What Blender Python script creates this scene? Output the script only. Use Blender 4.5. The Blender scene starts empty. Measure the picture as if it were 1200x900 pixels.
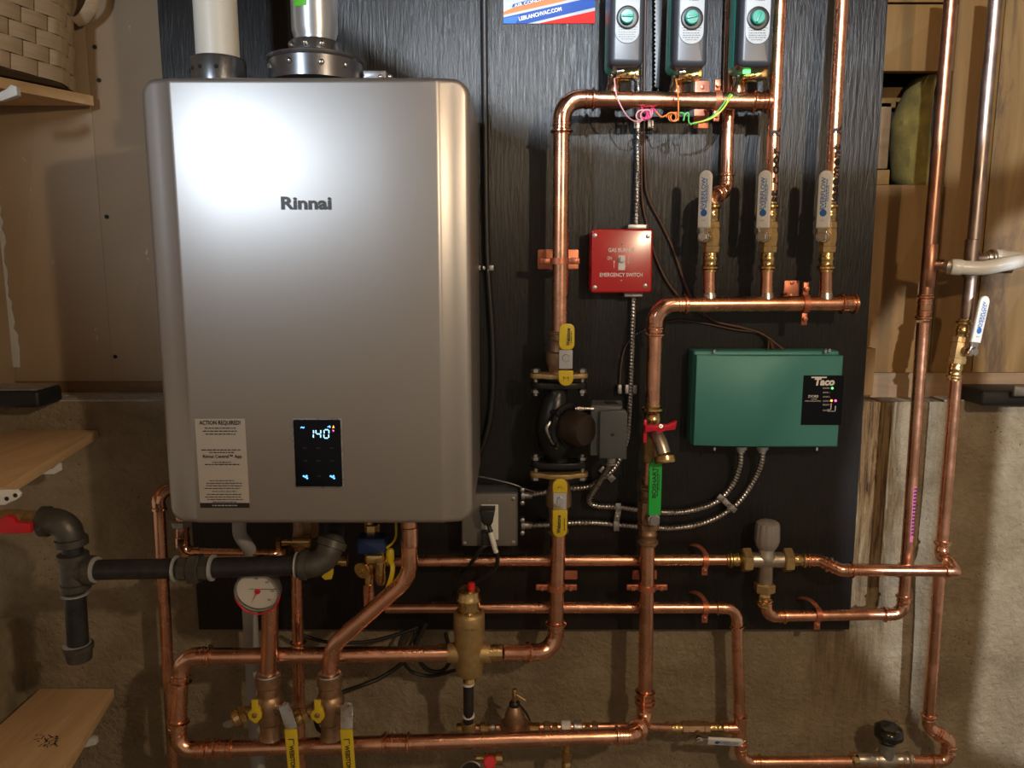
import bpy, math, random
from mathutils import Vector, Matrix
random.seed(7)
C = bpy.context.scene.collection
PI = math.pi
R_ = math.radians
# ---------------------------------------------------------------- camera, world, lights, exposure
CAM_D, CAM_Z, PITCH, FPX = 1.48, 1.50, R_(8.8), 900.0
cam_d = bpy.data.cameras.new('camera')
cam = bpy.data.objects.new('camera', cam_d)
C.objects.link(cam)
cam.location = (0, -CAM_D, CAM_Z)
cam.rotation_euler = (PI/2-PITCH, 0, 0)
cam_d.sensor_width = 36
cam_d.lens = 36*FPX/1200
cam_d.clip_start = .02
S = bpy.context.scene
S.camera = cam
S.view_settings.view_transform = 'Standard'
S.view_settings.look = 'None'
S.view_settings.gamma = 1
S.view_settings.exposure = 0.0
world = bpy.data.worlds.new('world')
S.world = world
world.use_nodes = True
world.node_tree.nodes['Background'].inputs[0].default_value = (1.0, .80, .60, 1)
world.node_tree.nodes['Background'].inputs[1].default_value = .26


def lamp(name, kind, loc, target, energy, col, size=.1, size_y=None, **kw):
    d = bpy.data.lights.new(name, kind)
    d.energy = energy
    d.color = col
    if kind == 'AREA':
        d.shape = 'RECTANGLE' if size_y else 'SQUARE'
        d.size = size
        if size_y:
            d.size_y = size_y
    else:
        d.shadow_soft_size = size
    for k, v in kw.items():
        setattr(d, k, v)
    o = bpy.data.objects.new(name, d)
    C.objects.link(o)
    o.location = loc
    o.rotation_euler = (Vector(target)-Vector(loc)).to_track_quat('-Z', 'Y').to_euler()
    return o


# warm bare bulb a little right of the camera; cool shop light on the left washing the heater;
# cool shop light far back grazing the top of the board; cool work lamp on the right
lamp('warm_bulb', 'POINT', (.83, -1.75, 1.98), (0, 0, 1), 42, (1, .76, .50), .03)
lamp('cool_shop_light', 'SPOT', (-1.0, -1.85, 2.08), (-.50, -.32, 1.86), 60, (.76, .88, 1.0), .10, spot_size=R_(42), spot_blend=.8)
lamp('cool_ceiling_light', 'SPOT', (.2, -1.7, 2.36), (.45, 0, 2.97), 150, (.82, .91, 1.0), .02, spot_size=R_(83), spot_blend=.02)
lamp('cool_work_lamp', 'SPOT', (1.5, -2.2, 1.75), (1.25, .05, 1.08), 210, (.92, .96, 1.0), .02, spot_size=R_(28.5), spot_blend=.08)


# ---------------------------------------------------------------- pixel -> point on a vertical plane d metres in front of the board
def ray(px, py):
    a, b = (px-600)/FPX, (450-py)/FPX
    return Vector((a, math.cos(PITCH)+b*math.sin(PITCH), -math.sin(PITCH)+b*math.cos(PITCH)))


def V(px, py, d=0.0):
    r = ray(px, py)
    t = (CAM_D-d)/r.y
    return Vector((0, -CAM_D, CAM_Z))+r*t


def Pz(px, py, z):
    r = ray(px, py)
    t = (z-CAM_Z)/r.z
    return Vector((0, -CAM_D, CAM_Z))+r*t


def K(py, d=0.0):                      # metres per pixel there
    return (CAM_D-d)/ray(600, py).y/FPX


X, Y, Z = Vector((1, 0, 0)), Vector((0, 1, 0)), Vector((0, 0, 1))
R1, R34, R12 = .0143, .0111, .0079


# ---------------------------------------------------------------- mesh building
def perp(n, ref=None):
    n = n.normalized()
    if ref is None or abs(n.dot(ref.normalized())) > .98:
        ref = Z if abs(n.z) < .9 else X
    u = ref-n*ref.dot(n)
    u.normalize()
    return u, n.cross(u)


class MB:
    def __init__(s):
        s.v, s.f = [], []

    def ring_skin(s, rings, closed=True, cap=True, loop=False):
        b = len(s.v)
        n = len(rings[0])
        for r in rings:
            s.v.extend(r)
        m = len(rings)
        for i in range(m if loop else m-1):
            i2 = (i+1) % m
            for j in range(n if closed else n-1):
                j2 = (j+1) % n
                s.f.append((b+i*n+j, b+i*n+j2, b+i2*n+j2, b+i2*n+j))
        if cap and not loop:
            s.f.append(tuple(b+j for j in reversed(range(n))))
            s.f.append(tuple(b+(m-1)*n+j for j in range(n)))
        return s

    def tube(s, pts, r, seg=16, cap=True, rx=1.0, ref=None, loop=False):
        pts = [Vector(p) for p in pts]
        m = len(pts)
        rr = r if isinstance(r, (list, tuple)) else [r]*m
        tan = []
        for i in range(m):
            if loop:
                t = pts[(i+1) % m]-pts[i-1]
            elif i == 0:
                t = pts[1]-pts[0]
            elif i == m-1:
                t = pts[-1]-pts[-2]
            else:
                t = (pts[i+1]-pts[i]).normalized()+(pts[i]-pts[i-1]).normalized()
            tan.append(t.normalized())
        u, w = perp(tan[0], ref)
        rings = []
        for i in range(m):
            if i:
                u = u-tan[i]*u.dot(tan[i])
                u.normalize()
                w = tan[i].cross(u)
            rings.append([pts[i]+(u*math.cos(2*PI*j/seg)*rx+w*math.sin(2*PI*j/seg))*rr[i] for j in range(seg)])
        return s.ring_skin(rings, cap=cap, loop=loop)

    def lathe(s, o, ax, prof, seg=20, cap=True, ref=None, ph=0.0):
        ax = ax.normalized()
        u, w = perp(ax, ref)
        rings = [[o+ax*t+(u*math.cos(2*PI*j/seg+ph)+w*math.sin(2*PI*j/seg+ph))*max(r, 1e-5) for j in range(seg)] for t, r in prof]
        return s.ring_skin(rings, cap=cap)

    def prism(s, out, o, ux, uy, h, bev=0.0, bev0=0.0, n=None, bs=3):
        """outline out (2D, counter-clockwise in ux,uy) extruded h along n, rounded at the far end by bev (near end bev0)"""
        n = n or ux.cross(uy).normalized()
        m = len(out)
        nor = []
        for i in range(m):
            ax_, ay = out[i-1]
            bx, by = out[(i+1) % m]
            cx, cy = out[i]
            e1 = Vector((cx-ax_, cy-ay)).normalized()
            e2 = Vector((bx-cx, by-cy)).normalized()
            n1, n2 = Vector((-e1.y, e1.x)), Vector((-e2.y, e2.x))
            q = n1+n2
            L = q.length_squared
            nor.append(q*(2/L) if L > .3 else n1)
        rings = []

        def ring(ins, z):
            rings.append([o+ux*(out[i][0]+nor[i].x*ins)+uy*(out[i][1]+nor[i].y*ins)+n*z for i in range(m)])
        if bev0:
            for k in range(bs):
                a = k/bs*PI/2
                ring(bev0*(1-math.sin(a)), bev0*(1-math.cos(a)))
        ring(0, bev0)
        ring(0, h-bev)
        if bev:
            for k in range(1, bs+1):
                a = k/bs*PI/2
                ring(bev*(1-math.cos(a)), h-bev+bev*math.sin(a))
        return s.ring_skin(rings)

    def box(s, c, sx, sy, sz, ux=X, uy=Z, bev=0.0, rad=0.0):
        """centred box: sx along ux, sy along uy, sz along ux x uy"""
        n = ux.cross(uy).normalized()
        return s.prism(rrect(sx, sy, rad or bev, 3) if (rad or bev) else rrect(sx, sy, 0), c-n*sz/2, ux, uy, sz, bev, bev)

    def quad(s, a, b, c, d):
        i = len(s.v)
        s.v.extend([a, b, c, d])
        s.f.append((i, i+1, i+2, i+3))
        return s

    def sphere(s, c, r, ax=Z, seg=14, ring=8, sq=1.0):
        return s.lathe(c, ax, [(-r*sq*math.cos(PI*k/ring), r*math.sin(PI*k/ring)) for k in range(ring+1)], seg, cap=False)


def rrect(w, h, r=0, n=5, cx=0, cy=0):
    if r <= 0:
        return [(cx-w/2, cy-h/2), (cx+w/2, cy-h/2), (cx+w/2, cy+h/2), (cx-w/2, cy+h/2)]
    r = min(r, w/2-1e-5, h/2-1e-5)
    out = []
    for (x, y, a0) in ((w/2-r, h/2-r, 0), (-w/2+r, h/2-r, 90), (-w/2+r, -h/2+r, 180), (w/2-r, -h/2+r, 270)):
        for k in range(n+1):
            a = R_(a0+90*k/n)
            out.append((cx+x+r*math.cos(a), cy+y+r*math.sin(a)))
    return out


def circ(r, n=24, cx=0, cy=0):
    return [(cx+r*math.cos(2*PI*k/n), cy+r*math.sin(2*PI*k/n)) for k in range(n)]


def smooth(pts, n=8):
    pts = [Vector(p) for p in pts]
    P = [pts[0]*2-pts[1]]+pts+[pts[-1]*2-pts[-2]]
    out = []
    for i in range(1, len(P)-2):
        for k in range(n):
            t = k/n
            a, b, c, d = P[i-1], P[i], P[i+1], P[i+2]
            out.append(.5*((2*b)+(c-a)*t+(2*a-5*b+4*c-d)*t*t+(3*b-a-3*c+d)*t**3))
    out.append(pts[-1])
    return out


def resample(pts, step):
    out = [pts[0]]
    acc = 0
    for a, b in zip(pts, pts[1:]):
        L = (b-a).length
        while L > 1e-9 and acc+L >= step:
            q = (step-acc)/L
            a = a+(b-a)*q
            L = (b-a).length
            out.append(a)
            acc = 0
        acc += L
    return out


def mesh_obj(name, mb, mat, loc=Vector((0, 0, 0)), parent=None):
    me = bpy.data.meshes.new(name)
    me.from_pydata([tuple(Vector(v)-loc) for v in mb.v], [], mb.f)
    me.validate()
    me.update()
    import bmesh
    bm = bmesh.new()
    bm.from_mesh(me)
    bmesh.ops.recalc_face_normals(bm, faces=bm.faces)
    bm.to_mesh(me)
    bm.free()
    me.polygons.foreach_set('use_smooth', [True]*len(me.polygons))
    me.set_sharp_from_angle(angle=R_(38))
    me.materials.append(M[mat] if isinstance(mat, str) else mat)
    o = bpy.data.objects.new(name, me)
    C.objects.link(o)
    if parent:
        o.parent = parent
    return o


def thing(name, label, cat, at, group=None, kind=None):
    o = bpy.data.objects.new(name, None)
    o.empty_display_size = .02
    C.objects.link(o)
    o.location = at
    if label:
        o['label'] = label
    if cat:
        o['category'] = cat
    if group:
        o['group'] = group
    if kind:
        o['kind'] = kind
    return o


def part(t, name, mb, mat, label=None, sub=None, kind=None):
    o = mesh_obj(name, mb, mat, t.location.copy(), sub or t)
    if label:
        o['label'] = label
    if name == 'print':
        kind = 'stuff'
    if kind:
        o['kind'] = kind
    return o


def solo(name, label, cat, mb, mat, group=None, kind=None):
    at = Vector(mb.v[0])
    o = mesh_obj(name, mb, mat, at)
    o.location = at
    if label:
        o['label'] = label
    if cat:
        o['category'] = cat
    if group:
        o['group'] = group
    if kind:
        o['kind'] = kind
    return o


_tc = {}


def text_geo(s, bold=0.0, spacing=1.0):
    k = (s, bold, spacing)
    if k not in _tc:
        cu = bpy.data.curves.new('t', 'FONT')
        cu.body = s
        cu.offset = bold
        cu.space_character = spacing
        cu.resolution_u = 3
        ob = bpy.data.objects.new('t', cu)
        C.objects.link(ob)
        dg = bpy.context.evaluated_depsgraph_get()
        me = bpy.data.meshes.new_from_object(ob.evaluated_get(dg))
        vs = [tuple(v.co) for v in me.vertices]
        fs = [tuple(p.vertices) for p in me.polygons]
        bpy.data.objects.remove(ob)
        bpy.data.meshes.remove(me)
        x0, x1 = min(v[0] for v in vs), max(v[0] for v in vs)
        y0, y1 = min(v[1] for v in vs), max(v[1] for v in vs)
        _tc[k] = ([((v[0]-(x0+x1)/2)/(x1-x0), (v[1]-(y0+y1)/2)/(y1-y0)) for v in vs], fs)
    return _tc[k]


def put_text(mb, s, c, w, h, ux=X, uy=Z, off=.0006, bold=0.0, shear=0.0, spacing=1.0):
    vs, fs = text_geo(s, bold, spacing)
    n = ux.cross(uy).normalized()
    b = len(mb.v)
    mb.v.extend([c+ux*(x*w+y*h*shear)+uy*(y*h)+n*off for x, y in vs])
    mb.f.extend([tuple(b+i for i in f) for f in fs])
    return mb


def ink_line(mb, c, w, h, ux=X, uy=Z, off=.0006, rnd=random.Random(3)):
    """a line of print too small to read: a row of word-length dashes"""
    n = ux.cross(uy).normalized()
    x = -w/2
    while x < w/2-.001:
        L = min(rnd.uniform(.003, .009)*(w/.06), w/2-x)
        a = c+ux*(x+L/2)+n*off
        mb.quad(a-ux*L/2-uy*h/2, a+ux*L/2-uy*h/2, a+ux*L/2+uy*h/2, a-ux*L/2+uy*h/2)
        x += L+.0012
    return mb


# ---------------------------------------------------------------- materials
M = {}


class NT:
    def __init__(s, name):
        m = bpy.data.materials.new(name)
        m.use_nodes = True
        s.m, s.t = m, m.node_tree
        s.b = s.t.nodes['Principled BSDF']

    def n(s, kind, **kw):
        x = s.t.nodes.new(kind)
        for k, v in kw.items():
            if k in x.inputs:
                x.inputs[k].default_value = v
            else:
                setattr(x, k, v)
        return x

    def l(s, a, b):
        s.t.links.new(a, b)

    def coords(s, scale=(1, 1, 1), world=False):
        if world:
            g = s.n('ShaderNodeNewGeometry').outputs['Position']
        else:
            g = s.n('ShaderNodeTexCoord').outputs['Object']
        mp = s.n('ShaderNodeMapping')
        mp.inputs['Scale'].default_value = scale
        s.l(g, mp.inputs[0])
        return mp.outputs[0]

    def noise(s, co, scale, detail=4, rough=.6, dist=0.0):
        x = s.n('ShaderNodeTexNoise')
        x.inputs['Scale'].default_value = scale
        x.inputs['Detail'].default_value = detail
        x.inputs['Roughness'].default_value = rough
        x.inputs['Distortion'].default_value = dist
        s.l(co, x.inputs['Vector'])
        return x.outputs['Fac']

    def ramp(s, fac, stops):
        x = s.n('ShaderNodeValToRGB')
        e = x.color_ramp.elements
        e[0].position, e[0].color = stops[0][0], (*stops[0][1], 1)
        e[1].position, e[1].color = stops[-1][0], (*stops[-1][1], 1)
        for p, c in stops[1:-1]:
            k = e.new(p)
            k.color = (*c, 1)
        s.l(fac, x.inputs[0])
        return x.outputs[0]

    def mix(s, fac, a, b, mode='MIX'):
        x = s.n('ShaderNodeMix', data_type='RGBA', blend_type=mode)
        for sock, val in ((x.inputs[0], fac), (x.inputs[6], a), (x.inputs[7], b)):
            if isinstance(val, (int, float)):
                sock.default_value = val
            elif isinstance(val, tuple):
                sock.default_value = (*val, 1)
            else:
                s.l(val, sock)
        return x.outputs[2]

    def bump(s, h, strength=.3, dist=.002):
        x = s.n('ShaderNodeBump')
        x.inputs['Strength'].default_value = strength
        x.inputs['Distance'].default_value = dist
        s.l(h, x.inputs['Height'])
        s.l(x.outputs[0], s.b.inputs['Normal'])


def simple(name, col, rough=.5, metal=0.0, var=0.0, vscale=60, bump=0.0, bscale=300, coat=0.0, emit=None, es=0.0, rvar=0.0):
    t = NT(name)
    t.b.inputs['Roughness'].default_value = rough
    t.b.inputs['Metallic'].default_value = metal
    t.b.inputs['Base Color'].default_value = (*col, 1)
    if coat:
        t.b.inputs['Coat Weight'].default_value = coat
        t.b.inputs['Coat Roughness'].default_value = .15
    if var or rvar:
        f = t.noise(t.coords(world=True), vscale, 5)
        if var:
            t.l(t.ramp(f, [(.3, tuple(c*(1-var) for c in col)), (.7, tuple(min(1, c*(1+var)) for c in col))]), t.b.inputs['Base Color'])
        if rvar:
            t.l(t.ramp(f, [(.3, (rough-rvar,)*3), (.7, (rough+rvar,)*3)]), t.b.inputs['Roughness'])
    if bump:
        t.bump(t.noise(t.coords(world=True), bscale, 5), bump, .001)
    if emit:
        t.b.inputs['Emission Color'].default_value = (*emit, 1)
        t.b.inputs['Emission Strength'].default_value = es
    M[name] = t.m
    return t


simple('copper', (.80, .43, .29), .27, 1, .16, 25, rvar=.07)
simple('copper_fit', (.88, .48, .33), .19, 1, .2, 60, rvar=.07, bump=.3, bscale=110)
simple('copper_old', (.42, .22, .15), .36, 1, .3, 30, rvar=.1)
simple('copper_dull', (.40, .33, .31), .42, 1, .2, 40, rvar=.1)
simple('copper_clamp', (.55, .20, .12), .4, .7, .2, 50)
simple('solder', (.62, .60, .58), .3, 1, .15, 80)
simple('brass', (.72, .52, .24), .25, 1, .18, 60, rvar=.08)
simple('brass_cast', (.50, .36, .17), .5, .8, .15, 90, bump=.25, bscale=500)
simple('bronze', (.40, .26, .16), .42, .85, .2, 70, bump=.25, bscale=400)
simple('nickel', (.55, .50, .43), .35, .9, .12, 80, bump=.15, bscale=400)
simple('chrome', (.75, .76, .78), .16, 1)
simple('steel', (.50, .50, .50), .3, 1, .15, 120, rvar=.08)
simple('galv', (.42, .42, .43), .38, .9, .25, 90)
simple('flue_collar', (.20, .21, .23), .28, .8, .15, 30)
simple('black_iron', (.035, .035, .04), .36, .35, .3, 60, bump=.15, bscale=300)
simple('iron_fit', (.10, .095, .085), .42, .55, .25, 60, bump=.3, bscale=260)
simple('pipe_dope', (.36, .37, .38), .6, 0, .15, 200, bump=.3)
simple('motor_dark', (.035, .024, .018), .4, .3)
simple('black_cast', (.012, .012, .013), .3, .2, bump=.2, bscale=300)
simple('black_plastic', (.015, .015, .016), .38)
simple('black_rubber', (.014, .014, .014), .45)
simple('grey_plastic', (.075, .085, .095), .42)
simple('charcoal', (.045, .050, .062), .36, .1)
simple('jbox_grey', (.09, .10, .11), .4, .2)
simple('teal', (.03, .33, .26), .35, coat=.3)
simple('green_box', (.060, .27, .26), .5, .1, bump=.04, bscale=900)
simple('silver_label', (.42, .46, .49), .5, 0)
simple('white_plastic', (.72, .74, .73), .4)
simple('pex', (.84, .89, .92), .3, coat=.4)
simple('pvc', (.76, .76, .70), .4)
simple('pvc_dirty', (.36, .36, .36), .5)
simple('grey_knob', (.27, .25, .24), .45)
simple('vent_silver', (.55, .60, .65), .3, .7, .04, 20)
simple('red_paint', (.48, .012, .015), .25, coat=.5)
simple('red_plastic', (.60, .015, .025), .4)
simple('red_wing', (.70, .02, .06), .35)
simple('yellow', (.62, .47, .02), .4)
simple('green_lever', (.02, .50, .08), .4)
simple('green_sticker', (.14, .80, .05), .5)
simple('blue_plastic', (.01, .035, .13), .4)
simple('white_ink', (.85, .85, .85), .5)
simple('grey_ink', (.42, .44, .46), .5)
simple('black_ink', (.012, .012, .014), .6)
simple('blue_ink', (.03, .14, .45), .5)
simple('dark_ink', (.07, .075, .08), .4, .3)
simple('sticker', (.46, .44, .42), .55)
simple('sign_white', (.55, .59, .61), .75)
simple('sign_blue', (.03, .10, .42), .75)
simple('sign_sky', (.06, .20, .70), .75)
simple('sign_red', (.80, .02, .015), .75)
simple('sign_orange', (.70, .25, .10), .75)
simple('wire_pink', (.70, .35, .38), .45)
simple('wire_magenta', (.62, .05, .18), .45)
simple('wire_orange', (.80, .24, .05), .45)
simple('wire_green', (.10, .55, .12), .45)
simple('wire_yellow', (.62, .72, .08), .45)
simple('brown_wire', (.09, .045, .03), .45)
simple('purple_ink', (.06, .01, .10), .5)
simple('black_gloss', (.008, .009, .008), .15, coat=.5)
simple('pink_label', (.50, .13, .24), .5)
simple('glass_dark', (.003, .005, .010), .3).b.inputs['Specular IOR Level'].default_value = .2
simple('dial', (.62, .60, .56), .5)
simple('led_blue', (.1, .4, .9), .5, emit=(.12, .42, 1.0), es=2.2)
simple('led_white', (.6, .85, 1), .5, emit=(.30, .72, 1.0), es=1.7)
simple('led_green', (.1, .9, .2), .5, emit=(.1, 1, .15), es=3)
simple('led_orange', (1, .4, .1), .5, emit=(1, .35, .05), es=3)
simple('led_pink', (1, .1, .4), .5, emit=(1, .08, .40), es=3)
simple('insulation', (.13, .095, .020), 1, 0, .3, 30, bump=1.0, bscale=160)
simple('dark_and_shade', (.02, .017, .012), .9)  # plain dark for screws and dial, painted shade in the wall cavity
simple('basket_inner', (.12, .085, .05), .8)
simple('black_tray', (.012, .014, .018), .5)
simple('paste', (.5, .5, .48), .8, bump=.4, bscale=80)

# heater enclosure: fine metallic paint
t = NT('silver_paint')
t.b.inputs['Base Color'].default_value = (.42, .405, .395, 1)
t.b.inputs['Metallic'].default_value = .75
t.b.inputs['Roughness'].default_value = .37
t.bump(t.noise(t.coords(), 1400, 2), .05, .0004)
M['silver_paint'] = t.m

# black painted plywood: vertical grain
t = NT('black_board')
co = t.coords((60, 60, 5), world=True)
g = t.noise(co, 3.2, 6, .65, .6)
t.l(t.ramp(t.noise(t.coords(world=True), 5, 4), [(.3, (.009, .009, .0095)), (.75, (.018, .018, .019))]), t.b.inputs['Base Color'])
t.b.inputs['Roughness'].default_value = .33
t.b.inputs['Specular IOR Level'].default_value = .42
t.bump(g, .55, .0035)
M['black_board'] = t.m


def wood(name, c0, c1, scale=(14, 14, 1.6), rough=.65, stain=None):
    t = NT(name)
    co = t.coords(scale, world=True)
    g = t.noise(co, 2.5, 6, .6, .8)
    col = t.ramp(g, [(.3, c0), (.7, c1)])
    if stain:
        f = t.noise(t.coords((3, 3, 1.2), world=True), 2.2, 6, .65, 1.2)
        col = t.mix(t.ramp(f, [(.48, (0, 0, 0)), (.57, (.9, .9, .9)), (.64, (.25, .25, .25))]), col, stain)
    t.l(col, t.b.inputs['Base Color'])
    t.b.inputs['Roughness'].default_value = rough
    t.bump(g, .25, .001)
    M[name] = t.m


wood('stud_wood', (.135, .066, .012), (.185, .094, .020))
wood('sheath_wood', (.13, .066, .013), (.26, .155, .052), (8, 8, .9), stain=(.075, .038, .014))
wood('sill_wood', (.14, .08, .035), (.24, .14, .06), (1.6, 14, 14))
wood('shelf_wood', (.60, .39, .20), (.76, .54, .31), (14, 1.6, 14))
wood('shelf_edge', (.40, .22, .10), (.52, .30, .14), (14, 1.6, 14))
wood('splint', (.42, .31, .20), (.56, .43, .30), (3, 3, 40))
wood('joist_wood', (.30, .19, .10), (.42, .28, .15), (14, 1.6, 14))

# tan wall panel with pale chips
t = NT('drywall_tan')
c1 = t.ramp(t.noise(t.coords(world=True), 3, 3), [(.3, (.33, .235, .145)), (.7, (.40, .295, .19))])
chip = t.noise(t.coords((1, 1, .6), world=True), 55, 3, .7)
region = t.noise(t.coords(world=True), 6, 2)
mk = t.mix(1.0, t.ramp(chip, [(.70, (0, 0, 0)), (.73, (1, 1, 1))]), t.ramp(region, [(.5, (0, 0, 0)), (.58, (1, 1, 1))]), 'MULTIPLY')
t.l(t.mix(mk, c1, (.62, .56, .48)), t.b.inputs['Base Color'])
t.b.inputs['Roughness'].default_value = .6
t.bump(t.noise(t.coords(world=True), 90, 4), .12, .001)
M['drywall_tan'] = t.m

# foundation concrete: pocked, brown-grey; rusty water stain strip right of the board
t = NT('concrete')
P = t.coords(world=True)
n1 = t.noise(P, 7, 6, .62, .4)
n2 = t.noise(P, 120, 4, .7)
base = t.ramp(n1, [(.28, (.18, .137, .084)), (.5, (.27, .215, .138)), (.72, (.35, .295, .21))])
pits = t.n('ShaderNodeTexVoronoi')
pits.inputs['Scale'].default_value = 75
pits.inputs['Randomness'].default_value = 1
t.l(P, pits.inputs['Vector'])
pm = t.ramp(pits.outputs['Distance'], [(.06, (1, 1, 1)), (.16, (0, 0, 0))])
gate = t.ramp(t.noise(P, 11, 3), [(.50, (0, 0, 0)), (.60, (1, 1, 1))])
pm2 = t.mix(1.0, pm, gate, 'MULTIPLY')
base = t.mix(pm2, base, (.06, .048, .034))
sx = t.n('ShaderNodeSeparateXYZ')
t.l(P, sx.inputs[0])
wob = t.noise(t.coords((10, 1, 2.5), world=True), 3.0, 5, .65, 1.0)
ad = t.n('ShaderNodeMath', operation='MULTIPLY_ADD')
t.l(wob, ad.inputs[0])
ad.inputs[1].default_value = .10
t.l(sx.outputs[0], ad.inputs[2])
band = t.ramp(ad.outputs[0], [(.66, (0, 0, 0)), (.68, (1, 1, 1)), (.81, (1, 1, 1)), (.835, (0, 0, 0))])
zf = t.n('ShaderNodeMapRange')
t.l(sx.outputs[2], zf.inputs[0])
for i, v in ((1, .55), (2, 1.05), (3, .25), (4, 1.0)):
    zf.inputs[i].default_value = v
bandz = t.mix(1.0, band, zf.outputs[0], 'MULTIPLY')
st = t.noise(t.coords((26, 6, 1.6), world=True), 3.0, 6, .7, 1.4)
rust = t.ramp(st, [(.36, (.022, .011, .004)), (.44, (.10, .05, .017)), (.52, (.19, .115, .05)), (.60, (.20, .135, .06)), (.68, (.33, .27, .17))])
base = t.mix(bandz, base, rust)
t.l(base, t.b.inputs['Base Color'])
t.b.inputs['Roughness'].default_value = .9
hm = t.mix(.35, n2, pits.outputs['Distance'])
hm = t.mix(.25, hm, n1)
hm = t.mix(.5, hm, t.noise(P, 48, 5, .75, .5))
hm = t.mix(t.mix(1.0, bandz, (.5, .5, .5), 'MULTIPLY'), hm, st)
t.bump(hm, 1.0, .014)
M['concrete'] = t.m
simple('concrete_ledge', (.42, .40, .37), .9, 0, .25, 40, bump=.6, bscale=70)
simple('floor_concrete', (.22, .20, .17), .85, 0, .2, 8, bump=.2)
simple('grey_rough', (.24, .20, .13), .9, 0, .3, 30, bump=1.0, bscale=60)


# ---------------------------------------------------------------- the setting
def block(name, x0, x1, y0, y1, z0, z1, mat, kind='structure', bev=0.0, label=None):
    mb = MB()
    mb.box(Vector(((x0+x1)/2, (y0+y1)/2, (z0+z1)/2)), x1-x0, z1-z0, y1-y0, X, Z, bev=bev)
    o = solo(name, label, None, mb, mat, kind=kind)
    return o


ledge_z = V(100, 471, -.02).z
XL, XR = V(3, 300, -.12).x, 1.45
# concrete foundation wall: a gridded face with a worn, uneven edge; board hangs on furring in front of it
mb = MB()
nx, nz = 90, 30
rings = []
from mathutils import noise as mn
for j in range(nz+1):
    z = ledge_z*j/nz
    row = []
    for i in range(nx+1):
        x = XL-.02+(XR-XL+.02)*i/nx
        w = mn.noise(Vector((x*6, z*6, 1)))*.0035+mn.noise(Vector((x*20, z*20, 5)))*.0015
        zz = z + (mn.noise(Vector((x*18, 0, 3)))*.005 if j == nz else 0)
        row.append(Vector((x, .022+w, zz)))
    rings.append(row)
back = []
for i in range(nx+1):
    v = rings[-1][i]
    back.append(Vector((v.x, .20, v.z)))
rings.append(back)
mb.ring_skin(rings, closed=False, cap=False)
solo('wall_back', None, None, mb, 'concrete', kind='structure')
block('trim_1', XL, .62, .118, .15, ledge_z, V(100, 447, -.12).z, 'sill_wood')            # sill plate under the tan panel
block('trim_2', .62, XR, .075, .15, ledge_z, V(1100, 438, -.09).z+.004, 'sill_wood')
mb = MB()
for k in range(16):                                                                        # crumbs along the ledge
    x = XL+random.uniform(.05, .42)
    mb.sphere(Vector((x, random.uniform(.03, .1), ledge_z+.002)), random.uniform(.002, .006), seg=6, ring=4, sq=.6)
solo('mortar_crumbs', 'grey mortar crumbs scattered along the concrete ledge', 'rubble', mb, 'concrete_ledge', kind='stuff')
mb = MB()
mb.box(Vector((( XL+.62)/2, .07, ledge_z+.0015)), .62-XL, .09, .003, X, Y)
solo('trim_3', None, None, mb, 'concrete_ledge', kind='structure')
mb = MB()
mb.box(Vector(((.86+XR)/2, .05, ledge_z+.0015)), XR-.86, .05, .003, X, Y)
solo('trim_4', None, None, mb, 'concrete_ledge', kind='structure')
tan_z0 = V(100, 447, -.12).z
seam = V(124, 340, -.12).x
wu = thing('wall_back_upper', None, None, Vector((XL, .12, tan_z0)), kind='structure')
for (x0, x1, dy) in ((XL, seam-.0001, 0), (seam+.0001, -.45, -.0008)):
    mb = MB()
    mb.box(Vector(((x0+x1)/2, .132+dy, (tan_z0+2.45)/2)), x1-x0, 2.45-tan_z0, .022, bev=.0015)
    part(wu, 'panel', mb, 'drywall_tan')
mb = MB()
for (px, py) in ((111, 55), (116, 94), (125, 254), (135, 418)):
    mb.lathe(V(px, py, -.1185), -Y, [(0, .0042), (.0008, .0042), (.0009, .0005)], 10)
part(wu, 'screw_head', mb, 'dark_and_shade', kind='stuff')
mb = MB()                                                       # torn pale joint compound in the corner
rnd = random.Random(5)
pts = []
for k in range(40):
    z = tan_z0+.03+(V(5, 140, -.12).z-tan_z0)*k/39
    pts.append((.002+rnd.uniform(0, .009)+(.006 if k < 8 else 0), z))
out = [(0, pts[0][1])]+pts+[(0, pts[-1][1])]
mb.prism(out, Vector((XL, .1205, 0)), X, Z, .003, .0006)
part(wu, 'joint_compound', mb, 'paste')

# left side wall (mostly outside the frame)
block('wall_left', XL-.1, XL, -2.6, .15, tan_z0-.1, 2.45, 'drywall_tan')
mb = MB()
xl2 = V(24, 740, -.02).x
rings = []
for j in range(25):
    z = tan_z0*j/24*.62
    rings.append([Vector((xl2+mn.noise(Vector((y*9, z*9, 2)))*.02-.02*max(0, (z-.5)), y, z)) for y in [-2.6+2.65*i/60 for i in range(61)]])
rings.append([Vector((XL-.05, v.y, v.z)) for v in rings[-1]])
mb.ring_skin(rings, closed=False, cap=False)
solo('wall_left_lower', None, None, mb, 'grey_rough', kind='structure')
block('floor', XL-.1, XR+.6, -3.2, .2, -.05, 0, 'floor_concrete')
block('ceiling', XL-.1, XR+.6, -3.2, .2, 2.47, 2.50, 'joist_wood')
for k in range(6):
    x = XL+.25+k*.406
    o = block('ceiling_joist', x, x+.038, -3.2, .12, 2.27, 2.47, 'joist_wood')

block('shadow_post', 1.172, 1.212, -1.06, -.97, 0, 2.27, 'stud_wood', kind=None)  # added out of view, blocks the work lamp for a vertical shadow band
bpy.data.objects['shadow_post']['label'] = 'unseen wooden post added to cast a shadow band on the concrete'
bpy.data.objects['shadow_post']['category'] = 'post'

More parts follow.
